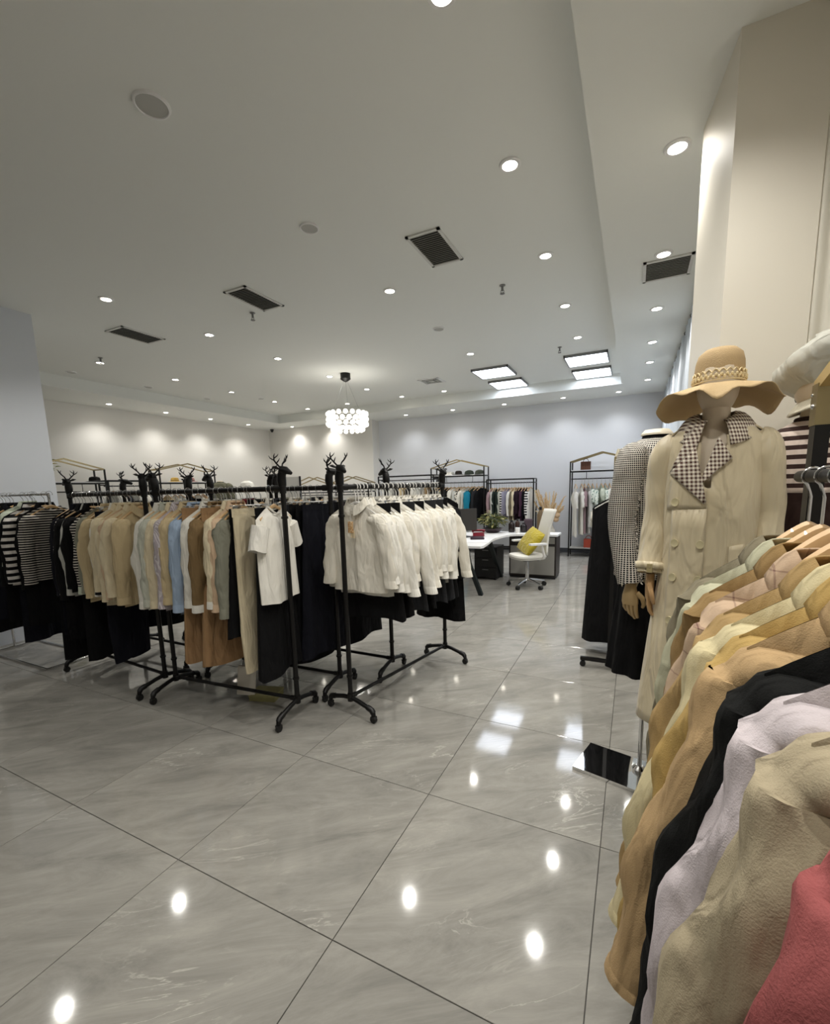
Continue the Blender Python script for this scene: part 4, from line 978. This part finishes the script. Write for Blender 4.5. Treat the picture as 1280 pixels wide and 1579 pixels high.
hang_row('the pale dress rack', 'clothes on the pale dress rack', (-1.13, YR), (-.08, YR), 1.62, PI/2+.2, [(S, WHITE2, 'white long dress', {'sz': 1.5}), (S, WHITE2, 'white dress', {'sz': 1.45}), (S, PINK, 'dusty pink dress', {'sz': 1.4}), (F, LGREY, 'grey dress', {'sz': 1.4}),
    (S, FLOW, 'green leaf-print dress', {'sz': 1.2}), (S, FLOW, 'leafy print dress', {'sz': 1.3}), (S, MINT, 'mint dress', {'sz': 1.1}), (S, FLOW, 'green patterned dress', {'sz': 1.3}), (S, WHITE, 'white summer dress', {'sz': 1.2}), (S, FLOW, 'pale printed dress', {'sz': 1.3}), (S, MINT, 'pale green dress', {'sz': 1.2}), (S, WHITE2, 'plain white dress', {'sz': 1.3}), (S, LGREY, 'light grey dress', {'sz': 1.3})], end='left post', jit=8)
hang_row('the teal jacket rack', 'clothes on the teal jacket rack', (-4.3, YR), (-3.1, YR), 1.62, PI/2-.5, [(F, BLACK, 'black top'), (F, CHAR, 'charcoal top'), (F, GREYG, 'grey top'), (F, CHAR, 'dark grey top'), (F, BLACK, 'black long-sleeved top'), (F, WHITE, 'white top'), (F, LGREY, 'pale grey top'), (F, PRINT, 'spotted black and white top', {'sz': 1.1}),
    (F, OFFW, 'ivory top', {'sz': 1.1}), (F, LGREY, 'grey padded top', {'sz': 1.1}), (F, TEAL, 'bright teal jacket', {'sz': 1.15, 'sx': 1.15, 'sy': 1.8}), (F, DGREEN, 'dark green coat', {'sz': 1.1}), (F, CHAR, 'charcoal coat', {'sz': 1.1}), (F, BLACK, 'black coat', {'sz': 1.1})], end='left post')
hang_row('the knitwear rack', 'clothes on the knitwear rack', (-2.94, YR), (-2.0, YR), 1.58, PI/2-.15, [(F, PINK, 'dusty pink knit'), (F, LGREY, 'grey knit'), (F, DGREEN, 'dark green knit'), (F, DGREEN, 'bottle green knit'), (F, SAGE, 'sage knit'), (F, STRW, 'black and white striped knit'), (F, cr('#9c98a8'), 'lilac knit'), (F, cr('#8a8798'), 'grey lilac knit'), (F, WHITE2, 'white knit'), (F, cr('#7b705c'), 'olive knit'),
    (F, CREAM, 'cream knit'), (F, PLUM, 'plum knit'), (F, PLUM, 'dark plum knit'), (F, cr('#4a3040'), 'purple knit'), (F, BLACK, 'black knit'), (F, STRW, 'bold striped knit'), (F, WHITE2, 'long white cardigan', {'sz': 1.1})], end='left post')
hang_row('the rack right of the wall step', 'clothes on the rack right of the wall step', (-5.65, 9.8), (-4.4, 9.8), 1.72, PI/2, [(F, m, w_) for m, w_ in ((LGREY, 'grey top'), (WHITE, 'white top'), (CHAR, 'charcoal top'), (BEIGE, 'beige top'), (BLACK, 'black top'), (WHITE, 'ivory top'), (LGREY, 'pale grey top'), (BROWN, 'brown top'))], end='left post')
hang_row('the left wall square rack', 'clothes on the left wall square rack', (-9.2, 5.15), (-9.2, 6.05), 1.72, 0, [(F, m, w_) for m, w_ in ((LGREY, 'grey top'), (WHITE, 'white top'), (CHAR, 'charcoal top'), (LGREY, 'pale grey top'), (WHITE, 'ivory top'), (BLACK, 'black top'))], end='left post')
hang_row('the left wall hat rack', 'clothes on the left wall hat rack', (-9.2, 6.25), (-9.2, 7.4), 1.62, 0, [(F, m, w_) for m, w_ in ((BEIGE, 'beige top'), (WHITE, 'white top'), (LGREY, 'grey top'), (CHAR, 'charcoal top'), (WHITE, 'ivory top'), (PEACH, 'peach top'))], end='left post')
# things on the shelves
def flat_hat(loc, r, m, label, band=None, rz=0):
    t = thing('hat', label, 'hat', loc, rz, 'hats on shelves')
    MB().lathe([(r*.55, .012), (r*.55, .05), (r*.48, .085), (r*.25, .1), (.001, .1)], 20, cap0=False).obj('crown', m, t)
    MB().lathe([(r*.54, .012), (r*.8, .006), (r, .0), (r, .004), (r*.8, .011), (r*.55, .018)], 24, cap0=False, cap1=False).obj('brim', m, t)
    MB().lathe([(r*.555, .012), (r*.56, .03), (r*.553, .032)], 20, cap0=False, cap1=False).obj('band', band or M_dark, t)
flat_hat((-3.72, YR, 1.8), .15, cloth('#2a241f'), 'dark tall hat in the middle of the teal jacket rack shelf')
t = thing('cap', 'dark green cap on the teal jacket rack shelf, left of the rightmost', 'cap', (-3.45, YR-.02, 1.8)); MB().lathe([(.1, 0), (.1, .04), (.08, .08), (.03, .1), (.001, .1)], 16, sx=1.1).obj('crown', cloth('#3d443a'), t); MB().prism([(-.09, -.08), (.09, -.08), (.06, -.18), (-.06, -.18)], .0, .008).obj('visor', cloth('#3d443a'), t)
t = thing('cap', 'olive cap at the right end of the teal jacket rack shelf', 'cap', (-3.2, YR-.02, 1.8)); MB().lathe([(.1, 0), (.1, .04), (.08, .08), (.03, .1), (.001, .1)], 16, sx=1.1).obj('crown', cloth('#4d5146'), t); MB().prism([(-.09, -.08), (.09, -.08), (.06, -.18), (-.06, -.18)], .0, .008).obj('visor', cloth('#4d5146'), t)
t = thing('folded_scarf', 'folded white scarf on the teal jacket rack shelf', 'scarf', (-4.0, YR, 1.8)); 
for k in range(3): MB().box((0, 0, .014+.026*k), (.3-.02*k, .22, .024)).obj('fold', WHITE, t)
t = thing('handbag', 'brown woven box bag on the pale dress rack shelf', 'handbag', (-.92, YR, 1.8))
MB().box((0, 0, .085), (.19, .12, .17)).obj('body', mat('brown_leather', '#5b3524', .5, bump=.6, bscale=60), t, smooth=False)
for k in range(5): MB().box((-.075+.0375*k, -.062, .085), (.008, .004, .168)).obj('rib', mat('brown_leather_dark', '#3f2418', .5), t, smooth=False)
MB().tube([(.05*math.cos(a), 0, .17+.06*math.sin(a)) for a in [PI*k/8 for k in range(9)]], .005, 6).obj('handle', mat('brown_leather_dark', '#3f2418', .5), t)
t = thing('handbag', 'red bag standing on the bottom shelf of the pale dress rack', 'handbag', (-.82, YR-.04, .19))
MB().box((0, 0, .09), (.18, .1, .18)).obj('body', mat('red_leather', '#a3402c', .45), t, smooth=False); MB().tube([(.06*math.cos(a), 0, .18+.07*math.sin(a)) for a in [PI*k/8 for k in range(9)]], .006, 6).obj('handle', mat('red_leather', '#a3402c', .45), t)
flat_hat((-9.2, 6.6, 1.8), .15, cloth('#c9a75a'), 'yellow hat on the left wall hat rack shelf')
flat_hat((-9.2, 7.0, 1.8), .15, cloth('#b98a86'), 'dusty pink hat on the left wall hat rack shelf')
flat_hat((-9.2, 4.95, 1.8), .17, cloth('#1d1b1b'), 'black hat on the rack nearest the grey column')
def leafy(t, n, h, r, cols, seed, base=0, leafw=.03, leafl=.09):
    R = random.Random(seed); st = MB()
    ms = [mat('leaf_'+c, c, .5, var=.25) for c in cols]
    lm = []
    for w_ in range(3):
        b = MB(); k = leafl*(.8+.2*w_)
        b.add([(0, 0, 0), (leafw*.5, k*.35, .012), (leafw*.42, k*.7, .006), (0, k, -.014), (-leafw*.42, k*.7, .006), (-leafw*.5, k*.35, .012), (0, k*.35, 0), (0, k*.7, -.004)],
              [(0, 1, 6), (1, 2, 7, 6), (2, 3, 7), (0, 6, 5), (6, 7, 4, 5), (7, 3, 4)]); lm.append(b.mesh('leaf', None))
    for i in range(n):
        a = R.uniform(0, 2*PI); q = R.uniform(.15, 1); tip = Vector((r*q*math.cos(a), r*q*math.sin(a), base+h*R.uniform(.35, 1)*(1-.35*q*q)))
        if i % 3 == 0: st.tube([(tip.x*.15, tip.y*.15, base-.03), (tip.x*.6, tip.y*.6, base+(tip.z-base)*.6), tuple(tip)], .003, 5)
        o = put('leaf', lm[i % 3], ms[i % len(ms)], t, tuple(tip)); o.rotation_euler = (R.uniform(-.7, .6), R.uniform(-.6, .6), a-PI/2+R.uniform(-.8, .8))
    st.obj('stem', mat('plant_stem', '#5c6b3c', .6), t)
t = thing('potted_plant', 'green and yellow leafy plant on top of the rack by the column', 'plant', (-9.2, 4.15, 1.8))
MB().lathe([(.06, 0), (.08, .1), (.085, .11), (.075, .11), (.07, .09)], 18, cap1=False).obj('pot', mat('cream_pot', '#d8cfb8', .5), t); MB().lathe([(.07, .095), (.001, .1)], 14).obj('soil', mat('soil', '#3a2c20', .9), t)
leafy(t, 46, .34, .2, ('#6e7f3e', '#b4a95c', '#87924f'), 4, .11)
# mannequin torsos beyond the middle racks
def torso(label, loc, m, mcap):
    t = thing('mannequin', label, 'mannequin', loc, .3); body_of(t, False, m=mcap); stand(t, .9)
def worn(label, loc, m):
    j = thing('jacket', label, 'jacket', loc, .3)
    MB().loft([sring(0, 0, z, rx, ry, 28) for z, rx, ry in RJ]).obj('body', m, j)
    MB().loft([sring(0, 0, z, rx, ry, 24) for z, rx, ry in ((1.69, .1, .07), (1.722, .072, .064), (1.735, .06, .058))]).obj('collar', BLACK, j)
    for s in (-1, 1): sleeve_path(j, 'sleeve', [(s*.135, 0, 1.665), (s*.178, 0, 1.63), (s*.2, .01, 1.45), (s*.22, -.02, 1.15)], [.045, .068, .064, .055], m, seed=3, n=12)
torso('headless mannequin torso far behind the middle racks', (-6.95, 5.9, 0), None, mat('shell_cream', '#d9cdb4', .5)); worn('olive grey jacket with dark collar on the far headless mannequin', (-6.95, 5.9, 0), cloth('#6b6a58'))
t = thing('hat_stand', 'white hat stand beyond the middle racks', 'hat stand', (-5.95, 5.6, 0))
MB().lathe([(.14, 0), (.14, .015), (.015, .03), (.012, 1.5), (.06, 1.53), (.08, 1.58), (.06, 1.63), (.001, 1.645)], 18).obj('pole', M_white, t)
t = thing('cap', 'white and charcoal cap on the far hat stand', 'cap', (-5.95, 5.6, 1.6)); MB().lathe([(.11, -.03), (.12, .03), (.1, .09), (.05, .12), (.001, .125)], 18, cap0=False).obj('crown', WHITE2, t); MB().prism([(-.1, -.06), (.1, -.06), (.07, -.19), (-.07, -.19)], -.03, -.018).obj('visor', CHAR, t)
t = thing('display_board', 'tall narrow grey display board seen behind the near deer head', 'board', (-5.3, 6.0, 0), .6)
MB().box((0, 0, .9), (.24, .04, 1.74)).obj('panel', mat('grey_panel', '#bcbab4', .5), t, smooth=False); MB().box((.13, 0, .9), (.03, .06, 1.76)).obj('edge', M_dark, t, smooth=False); MB().box((0, 0, .015), (.34, .24, .03)).obj('foot', M_dark, t, smooth=False)
# ------------------------------------------------------------------ desk corner
t = thing('desk', 'white curved office desk with dark splayed legs at the back', 'desk', (0, 0, 0))
poly = [(-2.65, 5.52), (-1.78, 5.52), (-1.755, 5.58)] + [(-1.80-.05*math.sin(PI*k/6), 6.0+.9*k/6) for k in range(7)] + [(-1.76, 7.0), (-1.68, 7.07), (-1.55, 7.1), (-1.06, 7.1), (-1.04, 7.12), (-1.04, 7.5), (-2.1, 7.5), (-2.65, 7.2)]
MB().prism(poly, .715, .745).obj('desktop', M_white, t, smooth=False)
M_leg = mat('dark_green_steel', '#1c2526', .45, .4)
for a, b in (((-2.1, 5.72, .71), (-1.88, 5.86, .0)), ((-2.25, 5.75, .71), (-2.5, 6.35, 0)), ((-1.94, 6.45, .71), (-1.96, 7.22, 0)), ((-2.45, 6.8, .71), (-2.5, 7.25, 0))):
    MB().bar(a, b, .055).obj('leg', M_leg, t, smooth=False)
MB().bar((-2.18, 5.74, .69), (-1.96, 6.6, .69), .04).bar((-2.3, 5.78, .69), (-2.45, 6.85, .69), .04).obj('under_frame', M_leg, t, smooth=False)
t = thing('pedestal', 'black drawer pedestal under the white desk', 'drawer unit', (-2.14, 7.12, 0))
MB().box((0, 0, .29), (.38, .42, .5)).obj('body', M_dark, t, smooth=False)
for k in range(3):
    d = MB().box((0, -.215, .13+.16*k), (.36, .012, .145)).obj('drawer', mat('black_front', '#131315', .35), t, smooth=False); MB().box((0, -.226, .17+.16*k), (.1, .01, .012)).obj('handle', M_grey, d, smooth=False)
for sx in (-1, 1): MB().box((sx*.15, 0, .02), (.04, .36, .04)).obj('foot', M_dark, t, smooth=False)
t = thing('cabinet', 'light grey low cabinet with dark edges behind the office chair', 'cabinet', (-1.46, 7.47, 0))
MB().box((0, .0, .37), (.76, .40, .68)).obj('body', mat('dark_walnut', '#2b2523', .4), t, smooth=False)
MB().box((0, -.205, .30), (.71, .014, .47)).obj('door', mat('grey_door', '#a9a69f', .45), t, smooth=False)
MB().box((-.08, -.204, .63), (.4, .01, .10)).obj('niche_shade_sheet', M_shade, t, smooth=False); MB().box((.28, -.206, .63), (.15, .012, .1)).obj('drawer', mat('grey_door', '#a9a69f', .45), t, smooth=False)  # niche is only a dark sheet on the front, its inner shade painted
MB().box((0, 0, .015), (.74, .38, .03)).obj('plinth', M_dark, t, smooth=False)
# office chair
CH = (-1.40, 6.62, 0)
t = thing('office_chair', 'white mesh-backed swivel office chair facing the desk', 'chair', CH, -.9)
M_cw = mat('chair_white', '#dcdad2', .6, bump=.3, bscale=150)
MB().loft([sring(0, 0, z, rx, ry, 32, e=3.2) for z, rx, ry in ((.43, .2, .2), (.44, .235, .235), (.475, .25, .25), (.5, .24, .24), (.505, .2, .2))], True, True).obj('seat', M_cw, t)
b = MB()
def back(v, u):
    hw_ = .215-.05*u-.03*math.sin(PI*u); x = (-1+2*v)*hw_; return (x, .235+.07*u+.09*u*u-.03*((2*v-1)**2), .5+.66*u)
solid(b.grid(back, 13, 13).obj('backrest', M_cw, t), .03)
MB().tube([(0, .2, .45), (0, .29, .47), (0, .30, .62), (0, .32, .8)], .022, 8).obj('back_support', M_wplas, t)
for s in (-1, 1):
    ar = MB().tube([(s*.24, .12, .46), (s*.29, .12, .5), (s*.29, .08, .66)], .02, 8).obj('armrest', M_wplas, t); MB().box((s*.29, .02, .68), (.075, .25, .026)).obj('arm_pad', M_white, ar)
MB().tube([(0, 0, .12), (0, 0, .3), (0, 0, .42)], [.028, .028, .018], 12).obj('gas_lift', M_chrome, t); MB().box((0, .02, .42), (.2, .24, .03)).obj('tilt_plate', M_dark, t, smooth=False)
for k in range(5):
    a = 2*PI*k/5+.3; lg = MB().tube([(0, 0, .12), (.15*math.cos(a), .15*math.sin(a), .1), (.28*math.cos(a), .28*math.sin(a), .075)], [.026, .02, .014], 8).obj('leg', M_chrome, t)
    MB().tube([(.28*math.cos(a)-.022*math.sin(a), .28*math.sin(a)+.022*math.cos(a), .031), (.28*math.cos(a)+.022*math.sin(a), .28*math.sin(a)-.022*math.cos(a), .031)], .031, 14).obj('caster', M_rub, lg)
cu = thing('cushion', 'mustard yellow square cushion leaning on the office chair', 'cushion', (CH[0]+.0, CH[1]-.01, .505), -.9)
rings = []
for q in range(9):
    v = -1+2*q/8; th = .058*max(.02, 1-v**4)
    rings.append([(math.copysign(abs(math.cos(a))**.45, math.cos(a))*.2*(1 if abs(v) < .99 else .97), v*.2, th*math.sin(a)) for a in [2*PI*k/24 for k in range(24)]])
o = MB().loft(rings, True, True).obj('cover', cloth('#b7a52c', 'mustard_velvet', sheen=.4), cu); o.rotation_euler = (math.radians(55), math.radians(14), 0); o.location = (0, .05, .19)
MB().tube([(-.19, 0, 0), (.19, 0, 0)], .005, 6).obj('piping', cloth('#8f8020'), cu, (0, -.06, .03))
# things on the desk
t = thing('monitor', 'dark computer monitor seen from behind on the desk', 'monitor', (-2.36, 6.5, .745), .9)
MB().box((0, 0, .27), (.46, .03, .34)).obj('screen', mat('monitor_back', '#34302c', .5), t, smooth=False); MB().box((0, .01, .07), (.04, .03, .14)).obj('neck', M_dark, t, smooth=False); MB().box((0, 0, .006), (.2, .16, .012)).obj('base', M_dark, t, smooth=False)
t = thing('telephone', 'dark red desk telephone by the monitor', 'telephone', (-2.2, 6.72, .745), .4)
MB().prism([(-.09, -.08), (.09, -.08), (.075, .08), (-.075, .08)], 0, .05).obj('body', mat('red_plastic', '#7c1426', .3), t); MB().tube([(-.1, 0, .075), (-.06, 0, .09), (.06, 0, .09), (.1, 0, .075)], [.028, .016, .016, .028], 10).obj('handset', mat('red_plastic', '#7c1426', .3), t)
t = thing('notebook', 'dark purple notebook lying on white papers', 'notebook', (-2.08, 6.3, .752), .35); MB().box((0, 0, .012), (.2, .28, .02)).obj('cover', mat('purple_cover', '#2a1526', .4), t, smooth=False); MB().box((.005, 0, .012), (.195, .272, .014)).obj('pages', M_white, t, smooth=False)
t = thing('paper_sheet', 'white curved paper sheets on the desk edge', 'paper', (-2.08, 6.1, .746), .3); MB().box((0, 0, .002), (.42, .5, .004)).obj('sheet', mat('paper', '#e8e8ea', .8), t, smooth=False); MB().box((.03, .03, .005), (.3, .42, .003)).obj('sheet', mat('paper', '#e8e8ea', .8), t, smooth=False)
t = thing('potted_plant', 'bushy green plant in a dark wide bowl on the desk', 'plant', (-2.13, 7.28, .745))
MB().lathe([(.1, 0), (.16, .05), (.175, .075), (.165, .075), (.15, .05)], 24, cap1=False).obj('bowl', mat('dark_bowl', '#2b1a22', .3), t); MB().lathe([(.15, .055), (.001, .07)], 16).obj('soil', mat('soil', '#3a2c20', .9), t)
leafy(t, 150, .26, .2, ('#4c5a2a', '#8a8a4a', '#33401f', '#a9a468'), 6, .07, .035, .1)
def bottle(loc, r, h, m, label, cap=M_dark):
    t = thing('bottle', label, 'bottle', loc); MB().lathe([(r*.9, 0), (r, .01), (r, h*.7), (r*.5, h*.85), (r*.4, h*.9)], 16).obj('body', m, t); MB().lathe([(r*.45, h*.89), (r*.45, h), (r*.1, h*1.01)], 12).obj('cap', cap, t)
bottle((-1.83, 7.38, .745), .05, .2, mat('dark_glass', '#241a1a', .2), 'squat dark bottle at left on the back of the desk')
bottle((-1.74, 7.42, .745), .04, .22, mat('brown_glass', '#3d2a24', .2), 'brown bottle beside the squat dark bottle')
bottle((-1.63, 7.40, .745), .055, .16, mat('dark_glass2', '#1d1718', .25), 'dark round bottle right of the white jar')
bottle((-1.36, 7.40, .745), .055, .42, mat('tan_cane', '#6d5a40', .5), 'tall tan cylinder bottle at the right of the desk')
t = thing('jar', 'small white jar in front of the bottles', 'jar', (-1.70, 7.26, .745)); MB().lathe([(.035, 0), (.038, .01), (.038, .07)], 16).obj('body', M_wplas, t); MB().lathe([(.04, .07), (.04, .09), (.002, .092)], 16).obj('lid', M_white, t)
t = thing('gift_box', 'dull purple boxes stacked behind the bottles', 'box', (-1.56, 7.44, .745)); MB().box((0, 0, .1), (.12, .1, .2)).obj('box_body', mat('purple_box', '#4a3a44', .6), t, smooth=False); MB().box((0, 0, .205), (.126, .106, .03)).obj('lid', mat('purple_lid', '#5a4852', .6), t, smooth=False)
# pampas vase
t = thing('pampas_vase', 'vase of dried golden pampas grass and flowers by the back wall', 'vase', (-1.62, 9.85, 0))
MB().lathe([(.11, 0), (.15, .1), (.16, .35), (.12, .55), (.07, .65), (.08, .7), (.07, .7)], 20, cap1=False).obj('vase', mat('ceramic_vase', '#cfc8ba', .4), t)
R = random.Random(12)
for k in range(60):
    a = R.uniform(0, 2*PI); sp = R.uniform(.05, .34); h = R.uniform(.95, 1.4); tip = Vector((sp*math.cos(a), sp*math.sin(a)*.6, h))
    b = MB(); mid = Vector((tip.x*.35, tip.y*.35, .8)); b.tube([(0, 0, .5), tuple(mid), tuple(tip)], .002, 5)
    for q in range(14):
        c = mid.lerp(tip, .45+.55*q/13); ln = .07*(1-.5*q/13)
        b.tube([tuple(c), tuple(c+Vector((R.uniform(-.03, .03)+tip.x*.1, R.uniform(-.03, .03), ln)))], [.012, .001], 4)
    b.obj('plume', mat('pampas_'+str(k % 3), ('#e0c49a', '#d3b382', '#ead9ba')[k % 3], .9), t)
for k in range(7):
    a = R.uniform(0, 2*PI); b = MB(); c = (.13*math.cos(a)+.05, .1*math.sin(a)-.08, .78+.09*(k % 3))
    b.sphere(c, .06, 10, 7); b.obj('flower', mat('dried_flower_'+str(k % 2), ('#e6d6c0', '#d7b894')[k % 2], .9, bump=1, bscale=40), t)
# ------------------------------------------------------------------ things on the floor under the racks
t = thing('paper_bag', 'white paper bag tag hanging below the cream trousers', 'paper bag', (-2.5, 2.2, .02), .5)
MB().box((0, 0, .14), (.13, .02, .22), ry=.12).obj('bag', mat('bag_paper', '#d8d2c6', .8), t, smooth=False); MB().tube([(-.03, 0, .25), (-.02, 0, .33), (.02, 0, .33), (.03, 0, .25)], .002, 5).obj('handle', M_wplas, t)
t = thing('cardboard_box', 'flat olive box on the floor below the beige shirt rack', 'box', (-2.42, 2.3, 0), .3); MB().box((0, 0, .02), (.2, .15, .04)).obj('box_body', mat('olive_card', '#8f8a5c', .7), t, smooth=False); MB().box((0, 0, .043), (.206, .156, .014)).obj('lid', mat('olive_card2', '#9a9466', .7), t, smooth=False)
t = thing('shoe_box', 'pale yellow-green box standing under the black coats', 'box', (-5.0, 2.3, 0), .2); MB().box((0, 0, .085), (.13, .1, .17)).obj('box_body', mat('lime_card', '#b9bb8a', .7), t, smooth=False); MB().box((0, 0, .17), (.136, .106, .03)).obj('lid', mat('white_card', '#d5d4c6', .7), t, smooth=False)
t = thing('storage_crate', 'white crate beside the chrome rack at the left edge', 'crate', (-6.0, 2.95, 0), .1)
MB().box((0, 0, .02), (.5, .4, .04)).obj('bottom', M_wplas, t, smooth=False)
for a in (-1, 1): MB().box((a*.245, 0, .15), (.012, .4, .3)).obj('side', M_wplas, t, smooth=False); MB().box((0, a*.195, .15), (.5, .012, .3)).obj('side', M_wplas, t, smooth=False)
